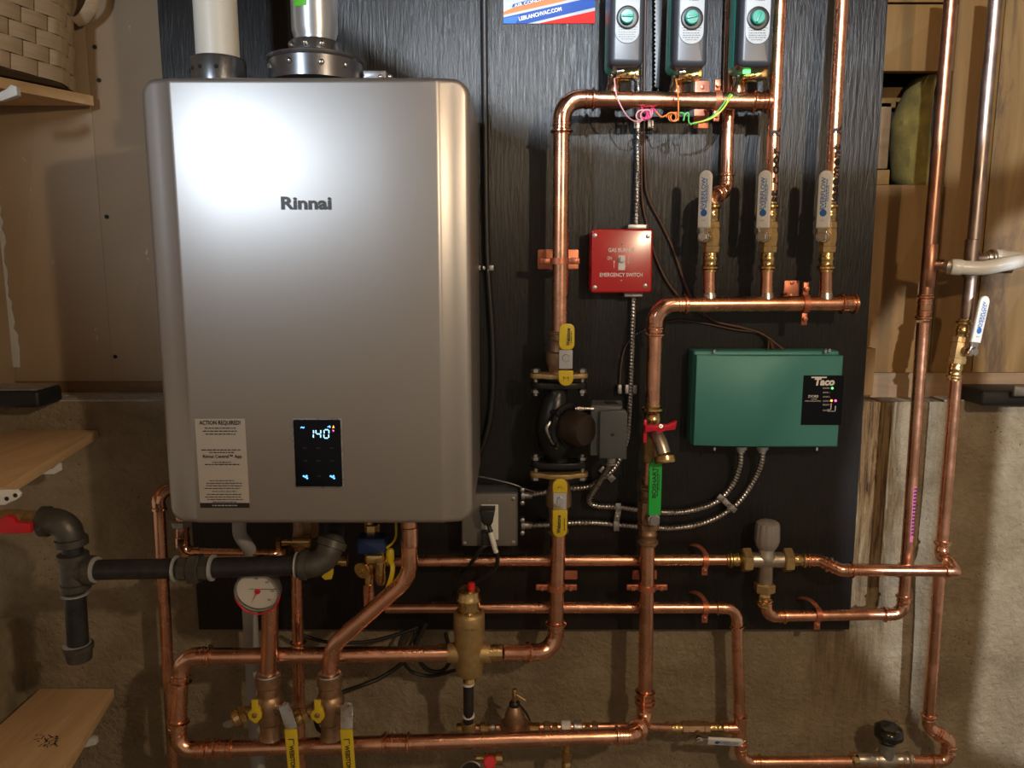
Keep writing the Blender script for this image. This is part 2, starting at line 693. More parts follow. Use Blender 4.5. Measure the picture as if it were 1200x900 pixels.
# right: sheathing, framing lumber, insulation
wr = thing('wall_back_right', None, None, Vector((.66, .16, tan_z0)), kind='structure')
z_s = V(1100, 438, -.09).z
xb0, xb1 = V(1151, 300, -.09).x, XR+.1
mb = MB()
mb.box(Vector(((xb0+xb1)/2, .085+.012, (z_s+2.45)/2)), xb1-xb0, 2.45-z_s, .018, bev=.001)
part(wr, 'plywood_panel', mb, 'sheath_wood')
x0, x1 = V(1098, 300, -.09).x, V(1149, 300, -.09).x
mb = MB()
mb.box(Vector(((x0+x1)/2, .095, (z_s+2.45)/2)), x1-x0, 2.45-z_s, .02, bev=.001)
part(wr, 'plank', mb, 'stud_wood')
xa = V(1030, 300, -.09).x-.06
za, zb = V(1060, 84, -.09).z, V(1060, 6, -.09).z
mb = MB()
mb.box(Vector(((xa+x0)/2, .095, (za+zb)/2)), x0-xa-.002, zb-za, .02, bev=.001)
part(wr, 'plank', mb, 'stud_wood')
mb = MB()
mb.box(Vector(((xa+x0)/2, .105, (zb+2.45)/2+.004)), x0-xa-.002, 2.45-zb-.006, .02, bev=.001)
part(wr, 'plank', mb, 'stud_wood', 'darker plank above')
zc = V(1060, 217, -.09).z
mb = MB()
mb.box(Vector(((xa+x0)/2, .095, (zc+z_s)/2)), x0-xa-.002, zc-z_s, .02, bev=.001)
part(wr, 'plank', mb, 'stud_wood')
mb = MB()                                                       # small offcut above and edge strip at the sill
c = V(1030, 208, -.09)
mb.box(c+Y*.006, K(208)*24, K(208)*18, .02, bev=.001)
part(wr, 'offcut', mb, 'stud_wood')
mb = MB()
a, b = V(1008, 408, -.03), V(1020, 463, -.03)
mb.box((a+b)/2+Y*.006, b.x-a.x+.004, a.z-b.z, .022, bev=.001)
part(wr, 'edge_strip', mb, 'stud_wood')
mb = MB()                                                       # near-black sheet paints the shade inside the wall cavity
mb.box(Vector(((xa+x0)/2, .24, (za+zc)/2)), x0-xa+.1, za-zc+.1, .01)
part(wr, 'cavity_shade', mb, 'dark_and_shade')
mb = MB()
c = V(1048, 112, -.2)
mb.box(c, .09, .03, .02, bev=.002)
c = V(1030, 122, -.14)
mb.box(c, .06, .018, .02, bev=.002)
part(wr, 'blocking', mb, 'stud_wood')
mb = MB()
c = V(1030, 160, -.14)
mb.box(c, .035, .13, .02, bev=.002)
part(wr, 'old_stud', mb, 'sill_wood')
# insulation batt: bulging crescent
mb = MB()
rings = []
for k in range(25):
    f = k/24
    py = 88+f*133
    lf = 1056+(math.cos((f-.75)*PI)**2 < .5)*0+26*(1-min(1, f*2.2))**1.5-2*math.sin(f*PI)
    if f > .9:
        lf += (f-.9)*90
    rt = 1100-f*6
    c0, c1 = V(lf, py, -.12), V(rt, py, -.12)
    cc, hw = (c0+c1)/2, (c1.x-c0.x)/2
    rings.append([cc+X*math.cos(a)*hw*(1+.06*mn.noise(Vector((a*2, f*9, 0))))-Y*(math.sin(a)*(.045+.012*mn.noise(Vector((a*3, f*7, 4)))))+Y*.03 for a in [2*PI*j/20 for j in range(20)]])
mb.ring_skin(rings)
solo('insulation_batt', 'yellow fibreglass insulation bulging out of the wall cavity', 'insulation', mb, 'insulation')
block('wall_back_sheathing', XL, XR+.1, .26, .27, ledge_z, 2.45, 'stud_wood')

# the black board
bz0 = V(600, 738, 0).z
bx0, bx1 = V(188, 60, 0).x, V(1031, 100, 0).x
bx1b = V(996, 730, 0).x
mb = MB()
mb.prism([(bx0, bz0), (bx1b, bz0), (bx1, 2.45), (bx0, 2.45)], Vector((0, .018, 0)), X, Z, .018, .001)
solo('mounting_board', 'black painted plywood board behind all the plumbing', 'board', mb, 'black_board')


# ---------------------------------------------------------------- plumbing builders
def press_prof(R, L, t0=0.0):
    return [(t0, 1.10*R), (t0+.22*L, 1.10*R), (t0+.27*L, 1.19*R), (t0+.40*L, 1.19*R), (t0+.45*L, 1.10*R), (t0+.64*L, 1.10*R),
            (t0+.70*L, 1.24*R), (t0+.745*L, 1.40*R), (t0+.84*L, 1.40*R), (t0+.88*L, 1.22*R), (t0+.92*L, 1.12*R), (t0+L, 1.13*R), (t0+L, 1.0*R)]


def solder_prof(R, L, t0=0.0):
    return [(t0, 1.10*R), (t0+L*.9, 1.10*R), (t0+L*.93, 1.07*R), (t0+L, 1.0*R)]


def coupling(t, a, ax, R, mat='copper_fit', L=None, name='coupling', prof=press_prof, sub=None):
    L = L or 1.9*R
    mb = MB()
    p = prof(R, L)
    mb.lathe(a, ax, [(-q, r) for q, r in reversed(p)]+[(q, r) for q, r in p[1:]], 20)
    return part(t, name, mb, mat, sub=sub)


def run(t, pts, R, mat='copper', fit='copper_fit', style='press', br=2.0, skip=(), seg=20, caps=True):
    """a pipe run: straight pipes, and an elbow at each corner"""
    pts = [Vector(p) for p in pts]
    cur = pts[0]
    for i in range(1, len(pts)-1):
        d1, d2 = (pts[i]-pts[i-1]).normalized(), (pts[i+1]-pts[i]).normalized()
        th = d1.angle(d2)
        B = br*R if not isinstance(br, dict) else br.get(i, 2.0)*R
        tl = B*math.tan(th/2)
        a, b = pts[i]-d1*tl, pts[i]+d2*tl
        cdir = (d2-d1).normalized()
        cen = pts[i]+cdir*(B/math.cos(th/2))
        m = 10
        arc = []
        va = a-cen
        axis = d1.cross(d2).normalized()
        for k in range(m+1):
            arc.append(cen+Matrix.Rotation(th*k/m, 3, axis) @ va)
        mb = MB()
        mb.tube([cur, a], R, seg)
        part(t, 'pipe', mb, mat)
        if style == 'bent':
            mb = MB()
            mb.tube(arc, R, seg)
            part(t, 'pipe_bend', mb, mat)
        else:
            L = 1.75*R if style == 'press' else 1.2*R
            pf = press_prof if style == 'press' else solder_prof
            mb = MB()
            mb.tube(arc, 1.12*R, seg)
            mb.lathe(a, -d1, pf(R, L), seg)
            mb.lathe(b, d2, pf(R, L), seg)
            part(t, 'elbow', mb, fit)
        cur = b
    mb = MB()
    mb.tube([cur, pts[-1]], R, seg)
    part(t, 'pipe', mb, mat)


def hexnut(mb, c, ax, r, h, ch=.12, ref=None, ph=0):
    mb.lathe(c-ax.normalized()*h/2, ax, [(0, r*(1-ch)), (h*ch, r), (h*(1-ch), r), (h, r*(1-ch))], 6, ref=ref, ph=ph)
    return mb


def bolt(mb, c, ax, r, h):
    hexnut(mb, c, ax, r, h)
    mb.lathe(c+ax.normalized()*h/2, ax, [(0, r*.55), (h*.5, r*.55), (h*.6, r*.4)], 8)
    return mb


def lever_outline(L, w0, w1):
    """from (0,0) along +y, rounded far end"""
    out = [(-w0/2, 0), (w0/2, 0), (w1/2, L-w1/2)]
    for k in range(1, 8):
        a = PI*k/8
        out.append((w1/2*math.cos(a), L-w1/2+w1/2*math.sin(a)))
    out.append((-w1/2, L-w1/2))
    return out


def ball_valve(label, c, up, R, half, stem, nut_off, lever, neck, Ll, lw, body='brass_cast', ends='brass', lmat='white_plastic', txt=None, group=None,
               end_style='press', tmat='blue_ink', name='ball_valve', lean=0.0, body_r=1.6, logo=True, lw0=None, below=None, top_end=True):
    t = thing(name, label, 'valve', c-up*half, group)
    up, stem, lever = up.normalized(), stem.normalized(), lever.normalized()
    br = R*body_r
    mb = MB()
    h = half*.36
    mb.lathe(c, up, [(-h*1.25, R*1.15), (-h*1.2, br*.95), (-h*.75, br), (-h*.7, br*.9), (-h*.2, br*1.0), (h*.2, br*1.0), (h*.7, br*.9), (h*.75, br*.98), (h*1.2, br*.9), (h*1.25, R*1.15)], 8)
    mb.lathe(c, stem, [(0, R*.9), (br*1.15, R*.85), (br*1.2, R*.6), (nut_off*.9, R*.55)], 14)
    part(t, 'body', mb, body)
    for s in ((-1, 1) if top_end else (-1,)):
        mb = MB()
        mb.lathe(c+up*s*h*1.2, up*s, press_prof(R, half-h*1.2), 18)
        part(t, 'press_end', mb, ends)
    nc = c+stem*nut_off
    mb = MB()
    hexnut(mb, nc+stem*.004, stem, R*.78, R*.6)
    mb.lathe(nc-stem*R*.5, stem, [(0, R*.85), (R*.2, R*.85), (R*.24, R*.4)], 14)
    mb.lathe(nc+stem*R*.2, stem, [(0, R*.35), (R*.3, R*.35)], 10)
    part(t, 'stem_nut', mb, 'chrome')
    # lever: steel neck then plastic sleeve; face normal = stem
    side = lever.cross(stem).normalized()
    ld = (lever*math.cos(lean)+stem*math.sin(lean)).normalized()
    b0 = nc+stem*R*.05
    mb = MB()
    mb.prism([(-lw*.30, -R*.75), (lw*.30, -R*.75), (lw*.46, -R*.4), (lw*.46, R*.3), (lw*.32, R*.7), (lw*.42, neck), (-lw*.42, neck), (-lw*.32, R*.7), (-lw*.46, R*.3), (-lw*.46, -R*.4)], b0, side, lever, .0028, .0006, n=stem)
    part(t, 'lever_neck', mb, 'chrome')
    s0 = b0+lever*neck*.85
    nn = side.cross(ld).normalized()
    mb = MB()
    mb.prism(lever_outline(Ll, lw0 or lw, lw), s0-nn*.002, side, ld, .0062, .002, .0015, n=nn)
    hd = part(t, 'lever', mb, lmat)
    if txt:
        mb = MB()
        cc = s0+ld*Ll*.60
        put_text(mb, txt, cc-side*lw*.10, Ll*.56, lw*.33, ld, -side, .0046, bold=.02)
        ink_line(mb, cc+side*lw*.15, Ll*.5, lw*.08, ld, -side, .0046)
        ink_line(mb, cc+side*lw*.27, Ll*.28, lw*.06, ld, -side, .0046)
        if logo:
            mb.prism(circ(lw*.26, 16), s0+ld*Ll*.26+nn*.0040, side, ld, .0005, n=nn)
            ink_line(mb, s0+ld*Ll*.13, lw*.35, lw*.06, side, ld, .0046)
        part(t, 'print', mb, tmat, sub=hd)
    return t


def clamp(label, p, R, vert, plate=None, plate_c=None, d_wall=0.0, ear=1.0, hanger=0, group=None, hook=0):
    """copper-plated split ring on a backplate; vert: pipe runs vertically"""
    wall = Vector((p.x, -d_wall, p.z))
    t = thing('pipe_clamp', label, 'clamp', wall, group)
    ax = Z if vert else X
    sd = X if vert else Z
    w = .011
    mb = MB()
    ro = R+.0032
    rr = []
    for s in (-w/2, w/2):
        pass
    mb.lathe(p-ax*w/2, ax, [(0, R*1.01), (0, ro), (w, ro), (w, R*1.01)], 24, cap=False)
    if not hanger:
        for s in (-1, 1):
            e = p+sd*s*(ro+.008*ear)
            mb.box(e, .020*ear, .011, .006, sd, ax if vert else ax, bev=.0015) if vert else mb.box(e, .011, .020*ear, .006, ax, sd, bev=.0015)
            mb.lathe(e+Y*.006, -Y, [(0, .0028), (.012, .0028), (.0122, .0045), (.015, .0042), (.0155, .002)], 10)
    part(t, 'ring', mb, 'copper_clamp')
    mb = MB()
    gap = -p.y-R-d_wall
    if hanger:
        # ear below with screw
        e = p-sd*(ro+.007)
        mb2 = MB()
        mb2.box(e, .012, .020, .005, X, Z, bev=.0012)
        mb2.lathe(e, -Y, [(0, .0035), (.005, .0035), (.006, .002)], 8)
        part(t, 'lower_ear', mb2, 'copper_clamp')
        # arched strap from the ring up and back to the board on the left
        pts = []
        for k in range(13):
            a = PI*k/12*.95
            pts.append(Vector((p.x-.011+.011*math.cos(a), p.y*(1-k/12)-d_wall*(k/12)-.003, p.z+ro-.003+.010*math.sin(a))))
        mb.tube(pts, .0045, 8, rx=.35, ref=Y)
    elif gap > .004:
        mb.lathe(p+Y*R*.9, Y, [(0, .0055), (gap, .0055)], 10)
    if mb.v:
        part(t, 'stem', mb, 'copper_clamp')
    if plate:
        pc = plate_c or wall
        pc = Vector((pc.x, -d_wall, pc.z))
        mb = MB()
        mb.prism(rrect(plate[0], plate[1], .003), pc+Y*.0005, X, Z, .0035, .001)
        for s in (-1, 1):
            q = pc+(X*s*plate[0]*.36 if plate[0] > plate[1] else Z*s*plate[1]*.36)
            mb.lathe(q-Y*.003, -Y, [(0, .004), (.0015, .0038), (.002, .002)], 10)
        part(t, 'backplate', mb, 'copper_clamp')
    return t


def collar(mb, c, ax, R, L=.01):
    mb.lathe(c-ax*L/2, ax, [(0, R), (L*.2, R*1.1), (L*.8, R*1.1), (L, R)], 16)


def cable(name, label, cat, pts, r, mat, group=None, n=10, seg=10):
    mb = MB()
    mb.tube(smooth(pts, n), r, seg)
    return solo(name, label, cat, mb, mat, group)


def flex(name, label, pts, r=.0062, group=None, mat='steel', ends=True):
    """interlocked armour: helical ribs"""
    pts = resample(smooth(pts, 14), .0017)
    mb = MB()
    m, seg = len(pts), 12
    t0 = (pts[1]-pts[0]).normalized()
    u, w = perp(t0)
    rings = []
    for i in range(m):
        tn = (pts[min(i+1, m-1)]-pts[max(i-1, 0)]).normalized()
        u = (u-tn*u.dot(tn)).normalized()
        w = tn.cross(u)
        ring = []
        for j in range(seg):
            a = 2*PI*j/seg
            ph = a+i*.0017/.0066*2*PI
            rad = r*(1+.13*math.cos(ph))
            ring.append(pts[i]+(u*math.cos(a)+w*math.sin(a))*rad)
        rings.append(ring)
    mb.ring_skin(rings)
    return solo(name, label, 'conduit', mb, mat, group)

# ================================================================ the heater
hz1, hz0 = V(358, 94, .30).z, V(358, 609, .30).z
hx0, hx1 = V(166, 110, .305).x, V(551, 110, .305).x
hx0 = (hx0+V(201, 595, .305).x)/2
hx1 = (hx1+V(554.5, 590, .305).x)/2
hc, hw, hh = (hx0+hx1)/2, (hx1-hx0)/2, (hz1-hz0)/2
hzc = (hz0+hz1)/2
DF, DE, XC = .322, .312, hw-.046
T = thing('water_heater', 'large silver grey wall-hung water heater with a digital display', 'water heater', Vector((hc, -.01, hz0)))
HEATER = T


def hdep(x):
    q = abs(x)
    if q <= XC-.004:
        return DF
    if q <= XC+.004:
        k = (q-XC+.004)/.008
        return DF-.0035*k*k*.8
    return DF-.003-(DF-DE-.003)*(q-XC-.004)/(hw-XC-.004)


def hchain(ins):
    r = max(.024-ins, .006)
    w, h = hw-ins, hh-ins
    top = []
    for k in range(7):
        a = PI/2*k/6
        top.append((-w+r*(1-math.cos(a)), h-r+r*math.sin(a)))
    for x in (-XC-.004, -XC-.002, -XC, -XC+.002, -XC+.004, -.1, 0, .1, XC-.004, XC-.002, XC, XC+.002, XC+.004):
        top.append((x, h))
    top += [(-x, z) for x, z in reversed(top[:7])]
    return top


def hring(ins, drop, flat=None):
    top = hchain(ins)
    full = top+[(x, -z) for x, z in reversed(top)]
    return [Vector((hc+x, -(flat if flat is not None else hdep(x)-drop), hzc+z)) for x, z in full]


mb = MB()
rings = [hring(0, 0, .03), hring(0, .012)]
for k in range(1, 5):
    a = PI/2*k/4
    rings.append(hring(.009*(1-math.cos(a)), .009*(1-math.sin(a))))
mb.ring_skin(rings, cap=False)
b = len(mb.v)-len(rings[-1])
n = len(rings[-1])
for i in range(n//2-1):
    mb.f.append((b+i, b+i+1, b+n-2-i, b+n-1-i))
mb.f.append(tuple(range(n-1, -1, -1)))
part(T, 'front_cover', mb, 'silver_paint')
# dark seam strip behind the top edge, and the bottom pan
mb = MB()
mb.prism(rrect(hw*2-.004, hh*2-.001, .022, 6), Vector((hc, -.028, hzc)), X, Z, .24)
part(T, 'cabinet', mb, 'steel')
mb = MB()
a, b2 = V(268, 611, .24), V(488, 611, .24)
mb.box(Vector(((a.x+b2.x)/2, -.17, hz0-.006)), b2.x-a.x, .018, .16, bev=.003)
part(T, 'bottom_pan', mb, 'galv')
# badge
mb = MB()
put_text(mb, 'Rinnai', V(359, 238, DF), K(238, DF)*59, K(238, DF)*15, bold=.035, off=.0012)
part(T, 'badge', mb, 'dark_ink')
# display
p0, p1 = V(345, 492, DF), V(400.5, 570, DF)
pc = (p0+V(401.5, 570, DF)+V(344, 491, DF)+p1)/4
pw, ph = .0585*1.0, (p0.z-p1.z)
pw = (V(401, 530, DF)-V(346, 530, DF)).x
mb = MB()
mb.prism(rrect(pw+.004, ph+.004, .003), pc-Y*.0002, X, Z, .0012, .0006)
part(T, 'display_frame', mb, 'steel')
mb = MB()
mb.prism(rrect(pw, ph, .002), pc-Y*.0006, X, Z, .0016, .0005)
dsp = part(T, 'display', mb, 'glass_dark')
DQ = DF+.0024
k = K(530, DF)


def seg7(mb, c, w, h, on, t):
    g = t*.2
    S7 = {'a': (0, h/2, 1), 'd': (0, -h/2, 1), 'g': (0, 0, 1), 'f': (-w/2, h/4, 0), 'b': (w/2, h/4, 0), 'e': (-w/2, -h/4, 0), 'c': (w/2, -h/4, 0)}
    for s_ in on:
        x, z, hor = S7[s_]
        q = c+X*(x+z*.08)+Z*z
        if hor:
            mb.quad(q-X*(w/2-t*.55)-Z*t/2, q+X*(w/2-t*.55)-Z*t/2, q+X*(w/2-t*.55)+Z*t/2, q-X*(w/2-t*.55)+Z*t/2)
        else:
            mb.quad(q-X*t/2-Z*(h/4-t*.45), q+X*t/2-Z*(h/4-t*.45), q+X*t/2+Z*(h/4-t*.45), q-X*t/2+Z*(h/4-t*.45))


mb = MB()
for px, on in ((364.5, 'bc'), (373, 'fgbc'), (382.5, 'abcdef')):
    seg7(mb, V(px, 508.5, DQ), k*5.6, k*10, on, k*1.35)
part(T, 'digits', mb, 'led_white', sub=dsp)
mb = MB()
for px, py in ((354.5, 501), (385.5, 500)):
    put_text(mb, '~' if px < 360 else '4', V(px, py, DQ), k*4.5, k*2.6, off=.0001, bold=.03)
for px in (358, 389.5):
    for q in ((-2, 1), (0, 0), (2, -1.4), (1.4, 1.2)):
        c = V(px+q[0], 559-q[1], DQ)
        mb.prism(circ(k*1.2, 8), c, X, Z, .0001)
part(T, 'blue_icon', mb, 'led_blue', sub=dsp, kind='stuff')
mb = MB()
mb.prism([(-k*1.2, -k*1.5), (k*1.2, -k*1.5), (0, k*1.8)], V(390.7, 500, DQ), X, Z, .0001)
part(T, 'flame_icon', mb, 'led_orange', sub=dsp)
mb = MB()
mb.prism([(-k*1.2, k*1.0), (0, -k*1.2), (k*1.2, k*1.0)], V(390.7, 505, DQ), X, Z, .0001)
part(T, 'down_icon', mb, 'led_pink', sub=dsp)
mb = MB()
for py, xs in ((525, (357, 373, 389)), (540, (358, 373, 389)), (558, (374,))):
    for px in xs:
        c = V(px, py, DQ)
        for q in (-1.6, 0, 1.6):
            mb.quad(c+X*k*(q-.5)-Z*k*.7, c+X*k*(q+.5)-Z*k*.7, c+X*k*(q+.5)+Z*k*.7, c+X*k*(q-.5)+Z*k*.7)
part(T, 'unlit_icon', mb, 'charcoal', sub=dsp, kind='stuff')
# paper notice
nt = thing('notice_sticker', 'pale paper notice headed ACTION REQUIRED stuck on the water heater', 'sticker', V(262, 595, DF+.001))
q00, q10, q11, q01 = V(235, 595, DF), V(292.5, 595, DF), V(287.5, 490.5, DF), V(228.5, 490.5, DF)
sc_ = (q00+q10+q11+q01)/4
sw, sh = ((q10-q00).x+(q11-q01).x)/2, q01.z-q00.z
mb = MB()
mb.box(sc_-Y*.0006, sw, sh, .0006)
part(nt, 'paper', mb, 'sticker')
mb = MB()


def sy(py):
    return V(262, py, DF).z


put_text(mb, 'ACTION REQUIRED!', Vector((sc_.x, sc_.y-.001, sy(495.5))), sw*.82, k*6, bold=.02)
put_text(mb, 'Rinnai Central\u2122 App', Vector((sc_.x+.001, sc_.y-.001, sy(535))), sw*.78, k*5, bold=.02)
rl = random.Random(9)
for py, f in ((501.5, .62), (505, .7), (508.5, .6), (527, .8), (530, .5), (541.5, .4), (544, .7)):
    ink_line(mb, Vector((sc_.x, sc_.y-.001, sy(py))), sw*f, k*1.1, rnd=rl)
for i, py in enumerate((563, 566, 569, 572, 575.5, 579, 582, 585, 588)):
    ink_line(mb, Vector((sc_.x-.002+(.003 if i % 3 else 0), sc_.y-.001, sy(py))), sw*(.72 if i % 4 else .5), k*.9, rnd=rl)
mb.box(Vector((sc_.x, sc_.y-.0010, sy(592))), sw, k*6, .0004)
part(nt, 'print', mb, 'black_ink')
mb = MB()
ink_line(mb, Vector((sc_.x, sc_.y-.0013, sy(592))), sw*.5, k*1.4, off=.0004, rnd=rl)
part(nt, 'footer_print', mb, 'grey_ink')

# vents on top
T = thing('intake_pipe', 'white plastic intake pipe rising from the left of the water heater top', 'pipe', V(257, 92, .2))
c = V(257, 92, .2)
r = K(60, .2)*24.5
mb = MB()
mb.tube([c-Z*.01, c+Z*.6], r, 32)
part(T, 'pipe', mb, 'pvc')
mb = MB()
mb.lathe(c-Z*.012, Z, [(0, K(80, .2)*31), (.012+K(80, .2)*18, K(80, .2)*31), (.012+K(80, .2)*21, K(80, .2)*29.5), (.012+K(80, .2)*21.5, r)], 36)
cl = part(T, 'collar', mb, 'flue_collar')
mb = MB()
for a in (-70, -45, -20, 15):
    d = Vector((math.sin(R_(a)), -math.cos(R_(a)), 0))
    mb.lathe(c+d*K(80, .2)*30.5+Z*.009, d, [(0, .0035), (.002, .003), (.0025, .001)], 8)
part(T, 'screw', mb, 'dark_and_shade', sub=cl, kind='stuff')
T = thing('exhaust_pipe', 'silvery vent pipe with a green tag rising from the middle of the water heater top', 'pipe', V(371, 92, .2))
c = V(371, 92, .2)
kk = K(70, .2)
mb = MB()
mb.lathe(c, Z, [(0, kk*24), (kk*38, kk*24), (kk*44, kk*24), (kk*52, kk*26.5), (.6, kk*26.5)], 36)
vp = part(T, 'pipe', mb, 'vent_silver')
mb = MB()
a0 = [R_(-40+k_*6) for k_ in range(7)]
ro = kk*26.5+.0006
for i in range(6):
    pts = [c+Vector((math.sin(a)*ro, -math.cos(a)*ro, 0)) for a in (a0[i], a0[i+1])]
    zb, zt = Z*(V(371, 5, .24).z-c.z), Z*.36
    mb.quad(pts[0]+zb, pts[1]+zb, pts[1]+zt, pts[0]+zt)
part(T, 'tag', mb, 'green_sticker', 'green tag wrapped on the pipe', sub=vp)
mb = MB()
mb.lathe(c-Z*.01, Z, [(0, kk*54), (.01+kk*15, kk*54), (.01+kk*17, kk*56), (.01+kk*19.5, kk*56.5), (.01+kk*20, kk*50), (.01+kk*22, kk*36), (.01+kk*27, kk*31), (.01+kk*37, kk*30), (.01+kk*39, kk*29), (.01+kk*39.2, kk*24)], 44)
fl = part(T, 'flange', mb, 'flue_collar')
mb = MB()
for a, z_, rr_ in ((-55, .008, 54), (-18, .010, 54), (20, .008, 54), (50, .009, 54), (-45, kk*32, 31), (-8, kk*32, 31), (28, kk*32, 31)):
    d = Vector((math.sin(R_(a)), -math.cos(R_(a)), 0))
    mb.lathe(c+d*kk*(rr_-.5)+Z*z_, d, [(0, .0045), (.004, .0042), (.0055, .002)], 8)
part(T, 'screw', mb, 'steel', sub=fl, kind='stuff')
T = thing('hanging_bracket', 'small pale metal bracket on top of the water heater beside the wide flange', 'bracket', V(444, 94, .2))
mb = MB()
c = V(440, 89, .2)
mb.box(c, K(90, .2)*26, .012, .02, bev=.001)
part(T, 'tab', mb, 'galv')
mb = MB()
for px in (446, 457):
    bolt(mb, V(px, 90, .215), -Y, .004, .004)
part(T, 'screw', mb, 'chrome', kind='stuff')

# ================================================================ upper manifold with three zone valves
DM = .075
T = thing('copper_manifold', 'upper horizontal copper manifold with an elbow down to the pump flange', 'pipe', V(656, 388, .09))
pE = [V(656, 398, .09), V(658.5, 116, .085), V(903, 119, DM)]
run(T, pE, R1, br={1: 2.4})
coupling(T, V(891, 119, DM), X, R1, name='end_cap', L=1.0*R1)
for px in (719, 793, 865):
    mb = MB()
    b_ = V(px, 110, DM)
    mb.lathe(b_, Z, [(0, .0125), (.012, .0125), (.0165, .0105), (.018, .0098), (.040, .0098)], 18)
    part(T, 'tee_stub', mb, 'copper_fit')
    mb = MB()
    ringp = []
    for j in range(24):
        a = 2*PI*j/24
        x_, y_ = .0128*math.cos(a), .0128*math.sin(a)
        zz = math.sqrt(max(R1*R1-y_*y_, 0))
        ringp.append(Vector((b_.x+x_, b_.y+y_, V(px, 118, DM).z+zz+.0005)))
    mb.tube(ringp, .0016, 6, loop=True, cap=False)
    part(T, 'solder_ring', mb, 'solder')


def zone_valve(px, py, label, tx):
    """px,py: centre of the knob"""
    T = thing('zone_valve', label, 'zone valve', V(px, py+55, DM+.03), 'zone valves above the upper manifold')
    kk = K(40, .13)
    c = V(px, py, .10)
    mb = MB()
    mb.lathe(V(px, py+66, DM), Z, [(0, .0105), (.006, .0135), (.014, .0135), (.016, .017), (.024, .017), (.026, .012), (.034, .012)], 8)
    mb.box(V(px+4, py+57, DM+.012), .040, .016, .03, bev=.003)
    part(T, 'brass_body', mb, 'brass')
    mb = MB()
    for q in (-14, -7, 5, 13):
        mb.sphere(V(px+q, py+58, DM+.032), .0028, seg=8, ring=5)
    part(T, 'terminal_screw', mb, 'chrome', kind='stuff')
    # housing: back shell in teal, front shell in charcoal
    W, Ht = kk*41, kk*122
    hc_ = c+Z*(kk*53-Ht/2)+Z*(Ht/2-kk*53+kk*8)
    mb = MB()
    mb.prism(rrect(W, Ht, .011, 6), hc_+Y*.030, X, Z, .042, .004, .008)
    bk = part(T, 'back_housing', mb, 'teal')
    mb = MB()
    mb.prism(rrect(W-.001, Ht-.001, .011, 6), hc_-Y*.0115, X, Z, .030, .010, bs=5)
    fr = part(T, 'front_housing', mb, 'charcoal')
    fc = V(px-.5, py+1, .1)
    fy = hc_.y-.0415
    lab = Vector((c.x, fy-.0002, c.z+kk*2))
    mb = MB()
    mb.prism(rrect(kk*28, kk*60, kk*13, 7), lab, X, Z, .0014, .0004)
    part(T, 'label_plate', mb, 'silver_label')
    mb = MB()
    lc = lab-Y*.0016
    put_text(mb, 'Taco', lc+Z*kk*20+X*kk*2, kk*12, kk*5.5, bold=.03, off=.0002, shear=.3)
    put_text(mb, 'ZONE SENTRY', lc+Z*kk*25, kk*11, kk*1.6, off=.0002)
    for q in (-15, -18, -20.5, -23, -25.5):
        ink_line(mb, lc+Z*kk*q, kk*(20 if q > -24 else 14), kk*.9, off=.0002)
    mb.box(lc+Z*kk*-12.5-Y*.0001, kk*23, kk*.5, .0002)
    part(T, 'print', mb, 'dark_ink')
    mb = MB()
    mb.lathe(Vector((lab.x, fy-.001, c.z)), -Y, [(0, kk*13), (.002, kk*13), (.003, kk*11.5), (.003, kk*10.2), (.0015, kk*10)], 28)
    part(T, 'dial_ring', mb, 'black_plastic')
    mb = MB()
    mb.lathe(Vector((lab.x-kk, fy-.0012, c.z)), -Y, [(0, kk*8.2), (.008, kk*7.8), (.0095, kk*6.8), (.0098, 0)], 24)
    mb.box(Vector((lab.x-kk, fy-.0115, c.z)), kk*13, kk*2.6, .003, (X+Z*tx).normalized(), (Z-X*tx).normalized(), bev=.001)
    part(T, 'dial_knob', mb, 'teal')
    mb = MB()
    mb.box(V(px-4, py+53, DM+.045), .012, .006, .006, bev=.001)
    part(T, 'connector', mb, 'led_green' if px > 860 else 'chrome')
    return T


zone_valve(731, 30, 'teal-backed charcoal zone valve head, the one nearest the blue and red sign', .0)
zone_valve(804, 31, 'charcoal zone valve head beside the black toothed strip, orange wire below', .2)
zone_valve(879, 31, 'charcoal zone valve head with a green light and a yellow-green wire below', 2.5)

clamp('copper clamp holding the upper manifold in front of a tall backplate', V(840, 118, DM), R1, False, (.028, .085), V(822, 123, 0))
clamp('copper clamp on a wide backplate around the pipe left of the red switch', V(656, 306, .088), R1, True, (.078, .038), V(654, 304, 0))

# three risers
T = thing('copper_riser', 'copper riser passing behind the upper manifold and jogging to a ball valve', 'pipe', V(831, 350, DM))
run(T, [V(859, -45, .032), V(851, 224, .032), V(833, 231, .072), V(833, 255, .074)], R34, br={1: 1.5, 2: 1.6}, style='press')
mb = MB()
mb.tube([V(831.5, 300, .074), V(831, 350, DM)], R34, 20)
part(T, 'lower_pipe', mb, 'copper')


def wrap_text(s, px, py0, py1, r, d, hpx):
    """handwriting along a vertical pipe between rows py0 (top) and py1, bent round the pipe"""
    vs, fs = text_geo(s, .035, 1.0)
    mb = MB()
    b0, b1 = V(px[1], py1, d), V(px[0], py0, d)
    ax = b1-b0
    h = K((py0+py1)/2, d)*hpx
    for x, y in vs:
        a = -y*h/r*1.0+.15
        wv = .0006*math.sin(x*37+y*5)
        mb.v.append(b0+ax*(x+.5)+(X*math.sin(a)-Y*math.cos(a))*(r+.0009)+Z*wv)
    mb.f = [tuple(f) for f in fs]
    return mb


